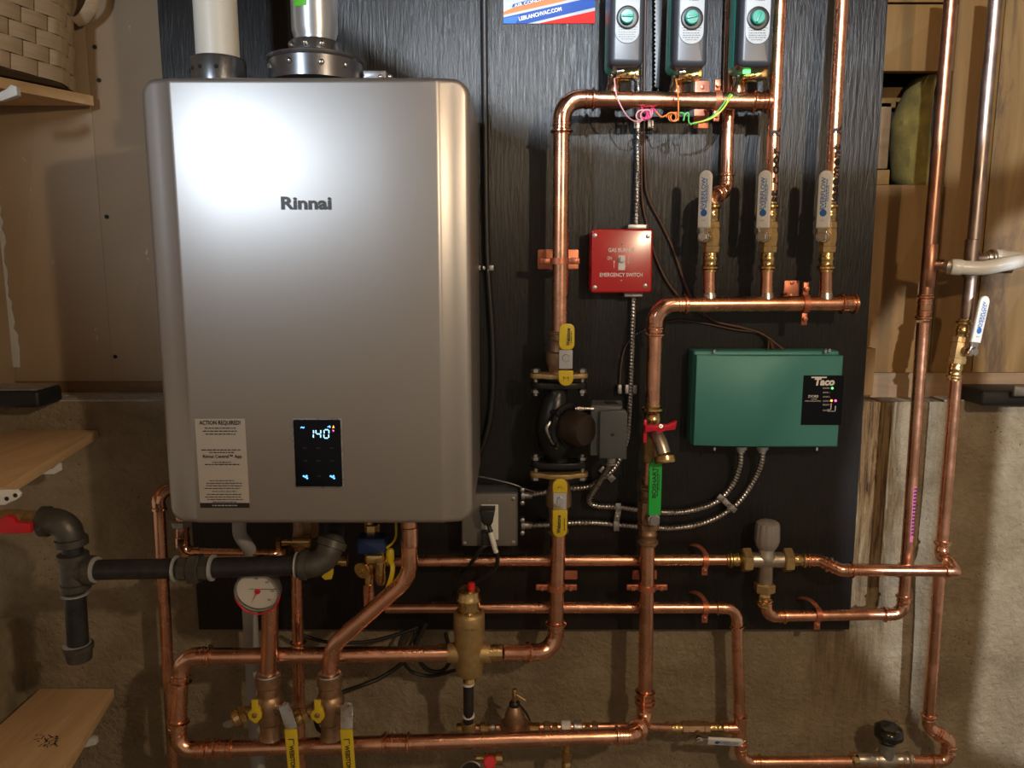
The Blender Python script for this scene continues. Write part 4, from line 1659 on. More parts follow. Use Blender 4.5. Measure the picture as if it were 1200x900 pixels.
def purge_valve(px, lab, lx0, lx1):
    T = thing('purge_valve', lab, 'valve', V(px, 862, .2), 'purge valves on the primary loop')
    d = .2
    kq = K(830, d)
    c = V(px, 828, d)
    mb = MB()
    mb.lathe(c, Z, [(-kq*42, R1*1.0), (-kq*38, kq*14), (-kq*34, kq*12), (-kq*20, kq*12), (-kq*17, kq*15), (-kq*2, kq*16), (kq*6, kq*17), (kq*14, kq*15), (kq*16, kq*13), (kq*26, kq*12.5), (kq*28, kq*14.5), (kq*40, kq*14.5), (kq*41, kq*13)], 24)
    part(T, 'body', mb, 'bronze')
    mb = MB()
    mb.lathe(c+Z*kq*40, Z, [(0, kq*13.8), (kq*2, kq*13.2), (kq*3, kq*11)], 20)
    part(T, 'solder_joint', mb, 'solder')
    # drain port to the lower left with cap and strap
    da = Vector((-.86, -.28, -.30)).normalized()
    mb = MB()
    p0_ = c+Z*kq*6
    mb.lathe(p0_, da, [(0, .010), (kq*14, .010), (kq*15, .012), (kq*20, .012), (kq*21, .0095), (kq*28, .0095)], 14)
    part(T, 'drain_port', mb, 'bronze')
    mb = MB()
    cc = p0_+da*kq*28
    hexnut(mb, cc+da*.004, da, .0155, .012)
    mb.lathe(cc+da*.010, da, [(0, .0150), (.010, .0150), (.013, .012)], 16)
    part(T, 'hose_cap', mb, 'brass')
    mb = MB()
    mb.prism(lever_outline(kq*17, kq*8, kq*9), cc+da*.012-Y*.012, Vector((.6, 0, -.6)).normalized(), Vector((-.85, 0, -.45)).normalized(), .002, n=-Y)
    part(T, 'cap_strap', mb, 'galv')
    # wing handle of the small drain valve
    wc = c+Vector((-kq*9, -.032, kq*6))
    mb = MB()
    mb.lathe(wc+Y*.022, -Y, [(0, .008), (.020, .007)], 12)
    mb.prism([(x*kq, y*kq) for x, y in ((-3.5, 5), (-7, 2), (-8.5, -2), (-7, -7), (-4, -9), (-1, -12), (2, -12), (4, -9), (7, -6), (7.5, -1), (6, 4), (3.6, 6), (3.6, 16), (-3.4, 16))],
             wc, X, Z, .006, .0015, .001)
    wh = part(T, 'wing_handle', mb, 'yellow')
    mb = MB()
    bolt(mb, wc-Y*.007-Z*kq*1.5, -Y, .0048, .003)
    part(T, 'handle_screw', mb, 'bronze', sub=wh)
    # main lever on the right
    a_, b_, c_ = V(px+20, 828, d+.03), V(px+lx0, 850, d+.045), V(px+lx1, 925, d+.055)
    mb = MB()
    mb.lathe(c+Z*kq*(-3), (a_-c).normalized(), [(0, .010), ((a_-c).length-.004, .009)], 12)
    hexnut(mb, a_, (a_-c).normalized(), .0085, .008)
    ld = (b_-a_).normalized()
    sd = ld.cross(-Y).normalized()
    mb.prism([(-kq*7, -kq*4), (kq*7, -kq*4), (kq*7, (b_-a_).length+.004), (-kq*7, (b_-a_).length+.004)], a_-Y*.006, sd, ld, .003, .0006, n=sd.cross(ld))
    part(T, 'lever_neck', mb, 'steel')
    ld = (c_-b_).normalized()
    sd = ld.cross(-Y).normalized()
    nn = sd.cross(ld).normalized()
    Ll = (c_-b_).length
    mb = MB()
    mb.prism(lever_outline(Ll, kq*14, kq*13), b_-Y*.009, sd, ld, .006, .0018, .001, n=nn)
    hd = part(T, 'lever', mb, 'yellow')
    mb = MB()
    q = b_-Y*.009+ld*Ll*.44+nn*.0061
    put_text(mb, 'WEBSTONE', q, Ll*.42, kq*5.5, ld, nn.cross(ld), bold=.04, off=.0004)
    q2 = b_-Y*.009+ld*Ll*.14+nn*.0065
    for w_, l_, o_ in ((kq*6, kq*1, 0), (kq*1, kq*6, kq*3)):
        mb.box(q2+ld*o_-sd*(0 if o_ == 0 else kq*3), w_, l_, .0003, sd, ld)
    part(T, 'print', mb, 'black_ink', sub=hd, kind='stuff')
    return T


purge_valve(316, 'left yellow-levered purge valve, under the pressure gauge', 27, 33)
purge_valve(387.5, 'right yellow-levered purge valve, under the bent copper pipe', 20, 26)

# pressure gauge
T = thing('pressure_gauge', 'round red-rimmed pressure gauge under the water heater', 'gauge', V(302, 720, .24))
g = V(301.5, 694, .245)
kg = K(694, .245)
gn = Vector((.05, -.95, -.18)).normalized()
gu, gw = perp(gn, X)
mb = MB()
mb.lathe(g-gn*.018, gn, [(0, kg*25), (.004, kg*26.5), (.018, kg*27), (.0205, kg*26.5), (.0205, kg*25), (.017, kg*24.5)], 40, cap=False)
mb.lathe(g-gn*.018, gn, [(0, .0), (.001, kg*25)], 40, cap=False)
part(T, 'case', mb, 'galv')
mb = MB()
for a0_ in (-170,):
    pts = [g+gn*.0015+(X*math.cos(R_(a))+(-Z)*math.sin(R_(a)))*kg*26.6 for a in range(10, 175, 8)]
mb.tube(pts, .0013, 6)
part(T, 'red_rim', mb, 'red_plastic')
gx = X
gz = gn.cross(X).normalized()
gz = -gz if gz.z < 0 else gz
mb = MB()
mb.lathe(g-gn*.004, gn, [(0, .0001), (.0002, kg*24.6)], 40, cap=False)
dl = part(T, 'dial', mb, 'dial')
mb = MB()
for i in range(31):
    a = R_(225-270*i/30)
    r0, r1 = kg*20, kg*(23 if i % 5 == 0 else 21.6)
    dd, pp = gx*math.cos(a)+gz*math.sin(a), gx*-math.sin(a)+gz*math.cos(a)
    b_ = g-gn*.0032
    w_ = .00022
    mb.quad(b_+dd*r0-pp*w_, b_+dd*r1-pp*w_, b_+dd*r1+pp*w_, b_+dd*r0+pp*w_)
    if i % 5 == 0:
        put_text(mb, str(i*10), b_+dd*kg*17, kg*4.0, kg*2.6, gx, gz, off=0)
mb.quad(*[g-gn*.0031+gx*x+gz*z for x, z in ((-kg*23, kg*2.2), (kg*23, kg*2.2), (kg*23, kg*2.8), (-kg*23, kg*2.8))])
part(T, 'dial_print', mb, 'black_ink', sub=dl, kind='stuff')
mb = MB()
nd = (gx*-.5+gz*-.86)
np_ = gx*.86-gz*.5
b_ = g-gn*.002
mb.quad(b_-np_*.0009, b_+nd*kg*19-np_*.0001, b_+nd*kg*19+np_*.0001, b_+np_*.0009)
mb.lathe(b_-gn*.0005, gn, [(0, kg*3.4), (.002, kg*3.0), (.0022, 0)], 16)
part(T, 'needle', mb, 'red_plastic')
mb = MB()
mb.lathe(g-gn*.018+Z*0, -gn, [(0, .009), (.018, .009)], 10)
mb.tube([g-gn*.024, g-gn*.024+Z*.05], .008, 10)
part(T, 'stem', mb, 'brass')

# ================================================================ gas line
T = thing('gas_pipe', 'black iron gas pipe from the red-handled valve to the water heater, with a drip leg', 'pipe', V(92, 780, .25))
dg = .25
kg = K(670, dg)
RB = kg*11.8


def fit_prof(R, L):
    return [(0, R*1.25), (L*.55, R*1.25), (L*.6, R*1.48), (L*.95, R*1.48), (L, R*1.40)]


tee = V(87, 668, dg)
E0, E1 = V(48, 609, dg), V(83, 640, dg)
mb = MB()
ec = smooth([V(57, 611, dg), V(68, 612, dg), V(79, 620, dg), V(83.5, 635, dg)], 6)
mb.tube(ec, RB*1.30, 20)
mb.lathe(V(62, 611, dg), -X, [(0, RB*1.3), (kg*4, RB*1.3), (kg*5, RB*1.5), (kg*12, RB*1.5), (kg*13, RB*1.3)], 20)
mb.lathe(V(83, 628, dg), Vector((.05, 0, -1)), [(0, RB*1.3), (kg*2, RB*1.3), (kg*3, RB*1.5), (kg*11, RB*1.5), (kg*12, RB*1.3)], 20)
part(T, 'elbow', mb, 'iron_fit')
mb = MB()
mb.tube([V(84, 636, dg), V(86, 652, dg)], RB, 18)
part(T, 'nipple', mb, 'black_iron')
mb = MB()
mb.lathe(tee, Z, [(-kg*24, RB*1.3), (-kg*23, RB*1.42), (-kg*16, RB*1.42), (-kg*15, RB*1.28), (kg*13, RB*1.28), (kg*14, RB*1.45), (kg*20, RB*1.45), (kg*21, RB*1.3)], 22)
mb.lathe(tee, X, [(0, RB*1.2), (kg*13, RB*1.25), (kg*15, RB*1.45), (kg*23, RB*1.45), (kg*24, RB*1.3)], 22)
part(T, 'tee', mb, 'iron_fit')
mb = MB()
mb.tube([V(87.5, 690, dg), V(92, 758, dg)], RB, 20)
part(T, 'drip_leg', mb, 'black_iron')
mb = MB()
c_ = V(92.3, 762, dg)
mb.lathe(c_, Z, [(-kg*13, RB*.8), (-kg*12, RB*1.15), (-kg*4, RB*1.25), (kg*1, RB*1.3), (kg*2, RB*1.42), (kg*7, RB*1.42), (kg*8, RB*1.3)], 22)
part(T, 'cap', mb, 'iron_fit')
mb = MB()
mb.tube([V(108, 668, dg), V(212, 666, dg)], RB, 20)
part(T, 'pipe', mb, 'black_iron')
mb = MB()
mb.tube([V(245, 665.5, dg), V(352, 662.5, dg)], RB, 20)
part(T, 'pipe', mb, 'black_iron')
mb = MB()
hexnut(mb, V(216, 666.5, dg), X, kg*14.5, kg*13, ref=Z)
hexnut(mb, V(229, 666.3, dg), X, kg*18.5, kg*14, ref=Z, ph=.3)
hexnut(mb, V(241, 666, dg), X, kg*14.5, kg*12, ref=Z)
part(T, 'union', mb, 'iron_fit')
mb = MB()
mb.tube(smooth([V(350, 662, dg), V(364, 662, dg), V(380, 655, dg-.005), V(388, 640, dg-.012), V(391, 634, dg-.02)], 6), RB*1.28, 20)
mb.lathe(V(352, 662, dg), X, [(0, RB*1.3), (kg*1, RB*1.5), (kg*8, RB*1.5), (kg*9, RB*1.3)], 20)
mb.lathe(V(387, 642, dg-.012), Vector((.3, .4, .85)), [(0, RB*1.3), (kg*1, RB*1.5), (kg*9, RB*1.5), (kg*10, RB*1.3)], 20)
part(T, 'elbow', mb, 'iron_fit')
mb = MB()
mb.tube([V(391, 634, dg-.02), V(394, 600, dg-.06)], RB, 18)
part(T, 'nipple', mb, 'black_iron')
for c_, ax, w_ in ((V(49, 609.5, dg), X, 2.5), (V(85, 652, dg), Z, 4), (V(112, 667.5, dg), X, 4), (V(90, 755, dg), Z, 2), (V(88, 696, dg), Z, 2), (V(206, 666.5, dg), X, 3),
                   (V(249, 665.5, dg), X, 4), (V(348, 662, dg), X, 3), (V(391, 634, dg-.02), Vector((.3, .4, .85)), 3)):
    mb = MB()
    mb.lathe(c_-ax.normalized()*kg*w_/2, ax, [(0, RB*1.05), (kg*.5, RB*1.30), (kg*(w_-.5), RB*1.30), (kg*w_, RB*1.05)], 18)
    part(T, 'thread_sealant', mb, 'pipe_dope')
T = thing('gas_valve', 'brass gas valve with a red lever at the left edge, above the low shelf', 'valve', V(30, 625, .25))
mb = MB()
hexnut(mb, V(38, 610, dg), X, kg*12.5, kg*15, ref=Z)
mb.lathe(V(30, 611, dg), -X, [(-.01, kg*10), (kg*8, kg*14), (kg*26, kg*14), (kg*34, kg*10), (kg*60, kg*10)], 16)
mb.lathe(V(14, 611, dg), -Y, [(0, kg*7), (.035, kg*7)], 12)
part(T, 'body', mb, 'brass_cast')
mb = MB()
lv = V(14, 616, dg+.03)
mb.prism([(x*kg, y*kg) for x, y in ((-30, -8), (24, -6.5), (25, 4.5), (9, 6), (6, 11), (0, 14), (-7, 11), (-12, 4), (-30, 3))], lv, X, Z, .010, .002, .001)
lvo = part(T, 'lever', mb, 'red_plastic')

# ================================================================ junction box with plug
T = thing('outlet_box', 'grey metal outlet box partly behind the lower right corner of the water heater', 'outlet', V(575, 640, .03))
c = V(573.5, 609, .055)
kb = K(609, .055)
mb = MB()
mb.prism(rrect(kb*67, kb*66, .004), Vector((c.x, -.002, c.z)), X, Z, .052, .003)
part(T, 'box', mb, 'jbox_grey')
mb = MB()
mb.prism(rrect(kb*65, kb*64, .006), Vector((c.x, -.0545, c.z)), X, Z, .004, .0025)
cv = part(T, 'cover', mb, 'jbox_grey')
simple('cover_grey', (.20, .185, .17), .38, .5)
cv.data.materials[0] = M['cover_grey']
mb = MB()
for x, z in ((-29, -28), (28, -27), (28, 26), (-29, 26)):
    mb.lathe(Vector((c.x+kb*x, -.0585, c.z+kb*z)), -Y, [(0, .004), (.0012, .0038), (.0018, .002)], 12)
mb.lathe(Vector((c.x+kb*1, -.0585, c.z+kb*24)), -Y, [(0, .0022), (.0014, .002)], 8)
part(T, 'screw', mb, 'steel', sub=cv, kind='stuff')
mb = MB()
rc = V(574, 612, .06)
mb.prism(rrect(kb*20, kb*43, .002), Vector((rc.x, -.059, rc.z)), X, Z, .002, .001)
part(T, 'receptacle', mb, 'white_plastic')
for py in (580.5, 615.5):
    mb = MB()
    q = V(611, py, .04)
    mb.lathe(q+Z*0, X, [(0, .009), (.004, .010), (.006, .010), (.007, .007), (.02, .007)], 12)
    for s_ in (-1, 1):
        mb.lathe(q+Z*s_*.013+X*.002, -Y, [(-.004, .0045), (.01, .0045), (.011, .003)], 8)
    part(T, 'cable_clamp', mb, 'galv')
T = thing('power_plug', 'black power plug with a white tagged cord in the grey outlet box', 'plug', V(573, 605, .08))
mb = MB()
q = V(572, 601, .065)
mb.prism([(-kb*9.5, kb*8), (-kb*7, -kb*6), (-kb*4, -kb*10), (kb*4, -kb*10), (kb*6, -kb*6), (kb*8.5, kb*8)], Vector((q.x, -.061, q.z)), X, Z, .030, .003)
part(T, 'plug_body', mb, 'black_plastic')
mb = MB()
mb.tube(smooth([Vector((q.x, -.078, q.z-kb*9)), V(574, 620, .085), V(578, 634, .09), V(583, 652, .085), V(578, 668, .07), V(545, 690, .05)], 8), .0042, 10)
cd = part(T, 'cord', mb, 'black_rubber')
mb = MB()
mb.tube([V(575, 624, .087), V(577, 632, .0905), V(581.5, 647, .088)], .0052, 10)
part(T, 'cord_tag', mb, 'white_plastic', 'white tag on the cord', sub=cd)
T = thing('power_plug', 'lower black power plug with its cord running left, in the same outlet box', 'plug', V(572, 628, .07))
mb = MB()
q = V(571, 629, .065)
mb.prism([(-kb*6, -kb*8), (kb*6, -kb*8), (kb*7, kb*8), (-kb*7, kb*8)], Vector((q.x, -.061, q.z)), X, Z, .018, .003)
part(T, 'plug_body', mb, 'black_plastic')
mb = MB()
mb.tube(smooth([Vector((q.x, -.072, q.z-kb*7)), V(563, 644, .075), V(552, 660, .06), V(541, 672, .02)], 8), .004, 10)
part(T, 'cord', mb, 'black_rubber')

# ================================================================ emergency switch
T = thing('emergency_switch', 'red GAS BURNER EMERGENCY SWITCH box with a small toggle', 'switch', V(728, 343, .03))
c = V(728, 306, .045)
kb = K(306, .045)
mb = MB()
mb.prism(rrect(kb*69, kb*68, .003), Vector((c.x-kb*1.5, 0, c.z)), X, Z, .040, .002)
part(T, 'box', mb, 'red_paint')
mb = MB()
mb.prism(rrect(kb*72, kb*74, .006, 5), Vector((c.x+kb*.5, -.0405, c.z)), X, Z, .007, .0035)
cv = part(T, 'cover', mb, 'red_paint')
fy = -.0475
mb = MB()
put_text(mb, 'GAS BURNER', Vector((c.x, fy, V(0, 293, .047).z)), kb*31, kb*4.6, off=.0002, bold=.012)
put_text(mb, 'EMERGENCY SWITCH', Vector((c.x, fy, V(0, 322, .047).z)), kb*50, kb*4.6, off=.0002, bold=.012)
put_text(mb, 'ON', Vector((V(720, 0, .047).x, fy, V(0, 302.5, .047).z)), kb*5.5, kb*4, off=.0002)
put_text(mb, 'OFF', Vector((V(736.5, 0, .047).x, fy, V(0, 313, .047).z)), kb*7, kb*4, off=.0002)
for px, s_, py in ((719.8, 1, 310), (736.5, -1, 304)):
    q = Vector((V(px, 300, .047).x, fy-.0003, V(0, py, .047).z))
    mb.quad(q-X*.0004-Z*.006, q+X*.0004-Z*.006, q+X*.0004+Z*.006, q-X*.0004+Z*.006)
    t_ = q+Z*s_*.008
    mb.quad(t_, q+Z*s_*.004-X*.0018, q+Z*s_*.0045, q+Z*s_*.004+X*.0018)
part(T, 'lettering', mb, 'white_ink', sub=cv)
mb = MB()
for px, py, r_ in ((697, 276, .0045), (759, 277, .0045), (697, 337, .0045), (756, 335, .0045), (729, 286, .002), (728, 329, .002)):
    q = V(px, py, .047)
    mb.lathe(Vector((q.x, fy+.0005, q.z)), -Y, [(0, r_), (.001, r_*.9), (.0016, r_*.4)], 12)
part(T, 'screw', mb, 'galv', sub=cv, kind='stuff')
mb = MB()
q = V(728.5, 308, .047)
mb.prism(rrect(kb*8, kb*17, .001), Vector((q.x, fy, q.z)), X, Z, .001, .0004)
mb.box(Vector((q.x, fy-.005, q.z+kb*4)), kb*5, kb*6, .010, bev=.001)
part(T, 'toggle', mb, 'white_plastic')
for px, py in ((746, 266), (741.5, 345)):
    mb = MB()
    q = V(px, py, .02)
    mb.prism(rrect(kb*23, kb*6.5, .003), Vector((q.x, -.008, q.z)), X, Z, .022, .002)
    part(T, 'cable_clamp', mb, 'galv')

# ================================================================ green controller
T = thing('zone_controller', 'green zone control box with a black status panel', 'control box', V(900, 524, .03))
q00, q11 = V(815, 524, .065), V(984, 524, .065)
zt_, zb_ = V(900, 417, .065).z, V(900, 523.5, .065).z
xl_, xr_ = (V(818, 421, .065).x+V(813.5, 522, .065).x)/2, (V(988, 415, .065).x+V(982.5, 522, .065).x)/2
mb = MB()
kx = K(470, .065)
prof = [(xl_-kx*1, 0), (xl_-kx*1, -.045), (xl_+kx*1, -.053), (xl_+kx*34, -.062), (xl_+kx*70, -.0655), (xr_-kx*40, -.066), (xr_-kx*1.5, -.0655), (xr_, -.063), (xr_, 0)]
rings = []
for z_, ins in ((zb_, .002), (zb_+.002, 0), (zt_-.002, 0), (zt_, .002)):
    rings.append([Vector((x, y*(1-ins*12) if y < 0 else y, z_)) for x, y in prof])
mb.ring_skin(rings)
part(T, 'housing', mb, 'green_box')
mb = MB()
mb.box(Vector(((xl_+xr_)/2-.001, -.022, (zt_+zb_)/2+.003)), xr_-xl_+.004, zt_-zb_+.008, .044, bev=.004)
part(T, 'back_box', mb, 'green_box')
px0, px1, py0_, py1_ = 942, 987, 439, 498
mb = MB()
A, B = V(942, 440, .067), V(985.5, 498, .067)
mb.box(Vector(((A.x+B.x)/2, -.0664, (A.z+B.z)/2)), B.x-A.x, A.z-B.z, .0012)
pn = part(T, 'status_panel', mb, 'glass_dark')
mb = MB()


def cp(px, py):
    q = V(px, py, .068)
    return Vector((q.x, -.0671, q.z))


put_text(mb, 'Taco', cp(966.5, 447.5), kx*24, kx*9, bold=.05, shear=.12, off=.0003)
mb.box(cp(960, 442.3)-Y*.0003, kx*18, kx*1.6, .0002)
put_text(mb, 'ZVC403', cp(953, 464.5), kx*12, kx*3, off=.0003, bold=.02)
put_text(mb, '3 ZONE', cp(954, 467.6), kx*7, kx*1.4, off=.0003)
put_text(mb, 'ZONE VALVE CONTROL', cp(953, 470), kx*19, kx*1.5, off=.0003)
for py, s_ in ((455, 'POWER'), (460, 'ZONE 1'), (465, 'ZONE 2'), (470, 'ZONE 3'), (474.5, 'PRIORITY'), (481, 'SWITCH')):
    put_text(mb, s_, cp(968.5, py), kx*8, kx*1.7, off=.0003)
for a_, b_ in (((974, 473), (974, 480)), ((979, 476), (979, 482)), ((970, 482), (979, 482)), ((970, 480), (974, 480))):
    A, B = cp(*a_), cp(*b_)
    mb.box((A+B)/2-Y*.0003, abs(B.x-A.x)+kx*.5, abs(B.z-A.z)+kx*.5, .0002)
part(T, 'lettering', mb, 'white_ink', sub=pn)
for px, py, m_, nm in ((975.5, 455, 'led_green', 'power_light'), (974.5, 469.6, 'led_orange', 'zone_light'), (979.3, 469.6, 'led_pink', 'zone_light')):
    mb = MB()
    mb.prism(circ(kx*1.3, 12), cp(px, py), X, Z, .0012, .0004)
    part(T, nm, mb, m_, {'led_green': 'green light', 'led_orange': 'orange light', 'led_pink': 'pink light'}[m_], sub=pn)
mb = MB()
for px, py in ((837, 411), (967.5, 411), (972, 410), (837, 526.5), (957, 526.5)):
    q = V(px, py, .05)
    mb.lathe(q, Z if py < 500 else -Z, [(-.004, .0028), (.002, .0028), (.003, .0015)], 8)
part(T, 'screw', mb, 'chrome', kind='stuff')
for px in (868, 893):
    mb = MB()
    q = V(px, 525, .035)
    mb.lathe(q, -Z, [(-.004, .013), (.002, .013), (.003, .009), (.008, .009)], 14)
    part(T, 'conduit_connector', mb, 'galv')

# ================================================================ conduits, cables, straps
D1 = .012
flex('armoured_conduit', 'ribbed metal conduit coming down to the top of the red switch', [V(749, -20, D1), V(748, 90, D1), V(747, 200, D1), V(745.5, 266, D1)], .0056)
flex('armoured_conduit', 'ribbed metal conduit from under the red switch down behind the pump wiring box', [V(742.5, 347, D1), V(741, 400, D1), V(739, 455, D1), V(736.5, 500, D1), V(733, 520, D1), V(722, 545, D1), V(712, 556, D1), V(690, 570, D1), V(664, 573, D1), V(612, 581, .03)], .0056)
flex('armoured_conduit', 'ribbed conduit curving from the pump wiring box to the green box, upper of the pair', [V(717, 540, .09), V(708, 556, .06), V(694, 578, .03), V(690, 588, .02), V(700, 593, D1), V(725, 594.5, D1), V(760, 599, D1), V(800, 600, D1), V(838, 589, D1), V(858, 568, .016), V(867, 545, .03), V(868, 527, .036)], .0056)
flex('armoured_conduit', 'ribbed conduit from the outlet box to the green box, lower of the pair', [V(613, 616, .035), V(640, 615, D1), V(690, 612.5, D1), V(740, 616.5, D1), V(790, 619, D1), V(830, 611, D1), V(862, 592, D1), V(882, 565, .016), V(892, 543, .03), V(893.5, 527, .036)], .0056)


def strap(label, pts, w=.011, name='conduit_strap'):
    mb = MB()
    for (a, b) in zip(pts, pts[1:]):
        dd = (b-a)
        sd = dd.normalized().cross(Y).normalized()
        mb.box((a+b)/2, dd.length+.001, w, .0016, dd.normalized(), sd, bev=.0004)
    mid = pts[len(pts)//2-1]*.5+pts[len(pts)//2]*.5
    mb2 = MB()
    mb2.lathe(mid-Y*.0008, -Y, [(0, .0035), (.0015, .0032), (.002, .001)], 10)
    T = thing(name, label, 'strap', Vector((mid.x, 0, mid.z)))
    part(T, 'strap', mb, 'galv')
    part(T, 'screw', mb2, 'chrome')
    mb3 = MB()
    mb3.lathe(Vector((mid.x, 0, mid.z)), -Y, [(0, .003), (abs(mid.y), .003)], 8)
    part(T, 'standoff', mb3, 'galv')


strap('metal strap joining the two ribbed conduits left of the green-levered valve', [V(724.5, 590, .0205), V(724.5, 600, .0205), V(722.5, 611, .0195), V(722.5, 622, .0195)])
strap('slanted metal strap across the two conduits below the green box', [V(842, 581, .021), V(848, 586, .021), V(856, 594, .021), V(862, 599, .021)])
strap('small tilted metal clip under the pump wiring box', [V(704, 549, .008), V(711, 555, .008), V(719, 563, .008)], .013)
strap('small metal clip on the black cord right of the water heater', [V(556, 314, .006), V(563, 314, .006), V(571, 314, .012), V(578, 314, .012)], .010)
T = thing('conduit_strap', 'row of three pale clips holding cables above the pump wiring box', 'strap', V(735, 456, 0))
for px in (726, 734.5, 743.5):
    mb = MB()
    q = V(px, 456, .014)
    mb.prism(rrect(K(456)*4.6, K(456)*10.5, .0015), Vector((q.x, 0, q.z)), X, Z, .019, .001)
    part(T, 'clip', mb, 'galv')
T = thing('conduit_strap', 'pale metal clip on the conduit just under the upper manifold', 'strap', V(747, 146, 0))
for px in (746, 762):
    mb = MB()
    q = V(px, 146, .014)
    mb.prism(rrect(K(146)*7, K(146)*10, .0015), Vector((q.x, 0, q.z)), X, Z, .019, .001)
    part(T, 'clip', mb, 'galv')

cable('cable', 'thin brown thermostat cable beside the conduit, reaching the top of the green box', 'cable',
      [V(757, -20, .008), V(755, 100, .008), V(756, 200, .006), V(760, 232, .006), V(775, 262, .005), V(788, 290, .005), V(800, 325, .006), V(812, 352, .008), V(835, 375, .008), V(870, 384, .008), V(898, 394, .010), V(908, 415, .030)], .0028, 'brown_wire')
cable('cable', 'second thin brown cable running left of the first, behind the lower manifold', 'cable',
      [V(752, 150, .006), V(752, 225, .005), V(758, 262, .005), V(768, 300, .005), V(782, 330, .006), V(800, 352, .006), V(825, 370, .006), V(850, 380, .007), V(890, 390, .009), V(921, 412, .030)], .0026, 'brown_wire')
cable('cable', 'fine dark cable arching left over the lower manifold elbow into the green box', 'cable',
      [V(726, 462, .010), V(729, 420, .008), V(739, 398, .006), V(760, 385, .006), V(790, 376, .006), V(820, 378, .006), V(860, 386, .008), V(897, 393, .009), V(900, 414, .030)], .0018, 'brown_wire')
cable('black_cable', 'thick black cable hanging down the board beside the water heater', 'cable',
      [V(567, -30, .010), V(568, 80, .010), V(569, 180, .008), V(571, 300, .008), V(577, 400, .007), V(577, 465, .007), V(570, 510, .007), V(556, 540, .007), V(535, 560, .02)], .0062, 'black_rubber')
cable('cable', 'thin grey wire lying over the top of the outlet box', 'cable',
      [V(545, 556, .02), V(570, 560, .03), V(600, 567, .045), V(622, 575, .035), V(640, 578, .01)], .0014, 'galv')
# toothed strip
mb = MB()
out = []
zt0, zt1 = V(770, -20, .02).z, V(770, 103, .02).z
nt_ = 25
a_, b_ = V(776, -20, .02).x, V(770, 103, .02).x
left = []
for i in range(nt_*2+1):
    f = i/(nt_*2)
    xl = V(767.5+0*f, -20+123*f, .02).x
    left.append((xl-(.0022 if i % 2 else -.0010), zt0+(zt1-zt0)*f))
right = [(V(777, -20, .02).x, zt0), (V(772, 103, .02).x, zt1)]
out = left+[right[1], right[0]]
mb.prism(out, Vector((0, 0, 0)), X, Z, .022, .0005)
solo('toothed_strip', 'black plastic strip with a toothed edge between two zone valve heads', 'cable duct', mb, 'black_plastic')
# coloured wires under the upper manifold


def coil(cx, cy, r, n, d, adv=2.0, a0=0):
    return [V(cx+adv*i/12+r*math.cos(R_(a0+i*30)), cy+r*math.sin(R_(a0+i*30)), d+.003*math.sin(i*.4)) for i in range(int(n*12)+1)]


cable('wire', 'pink wire looping from the first zone valve and curling below the manifold', 'wire',
      [V(720, 92, .10), V(722, 110, .105), V(729, 127, .105), V(738, 139, .10), V(748, 143, .09)]+coil(750, 135, 6, 1.7, .09, 5, 60)+[V(763, 137, .09), V(765, 128, .085)], .0013, 'wire_pink', n=4, seg=6)
cable('wire', 'magenta wire knotted under the manifold beside the pink one', 'wire',
      [V(752, 126, .09)]+coil(753, 134, 5, 1.6, .088, 4, -90)+[V(764, 128, .085), V(770, 132, .09)], .0022, 'wire_magenta', n=4, seg=6)
cable('wire', 'orange wire hanging from the second zone valve into a small coil', 'wire',
      [V(769, 131, .09), V(775, 137, .10), V(781, 135, .10)]+coil(786, 137, 5, 2.4, .10, 2.5, 180)+[V(795, 141, .10), V(795, 130, .108), V(794.5, 110, .108), V(792, 92, .10)], .0013, 'wire_orange', n=4, seg=6)
cable('wire', 'green wire curling beside the orange coil', 'wire',
      [V(797, 132, .095), V(802, 134, .10), V(801, 141, .10), V(803, 134, .10), V(807, 133, .10), V(809, 145, .10), V(830, 139, .105), V(843, 128, .11), V(856, 110, .105)], .0013, 'wire_green', n=6, seg=6)
cable('wire', 'yellow-green wire swooping up to the third zone valve', 'wire',
      [V(809, 146, .10), V(813, 144.5, .10), V(832, 139.5, .107), V(846, 129, .112), V(858, 111, .105)], .0015, 'wire_yellow', n=6, seg=6)

# black cables hanging behind the loop
for lab, pts, r_ in (
    ('black cable swinging down from the board behind the air separator to the right purge valve', [V(500, 730, .04), V(478, 770, .05), V(450, 792, .06), V(425, 803, .08), V(400, 812, .12), V(372, 830, .14), V(372, 852, .13), V(385, 862, .12)], .0042),
    ('black cable crossing left over the bottom edge of the board', [V(490, 735, .02), V(460, 745, .03), V(430, 752, .04), V(390, 753, .05), V(362, 747, .05), V(345, 738, .05)], .0035),
    ('black cable looping below the board beside the air separator', [V(486, 735, .02), V(488, 765, .03), V(500, 784, .03), V(518, 786, .03), V(528, 770, .03), V(522, 742, .02)], .0042),
    ('black cable hanging straight below the board edge', [V(475, 738, .02), V(468, 760, .03), V(480, 785, .03), V(505, 792, .03), V(535, 785, .05)], .0035),
    ('black cable dropping from the board left of the air separator', [V(500, 735, .02), V(484, 748, .03), V(472, 775, .035), V(446, 794, .055), V(425, 803, .075)], .0035)):
    cable('black_cable', lab, 'cable', pts, r_, 'black_rubber')

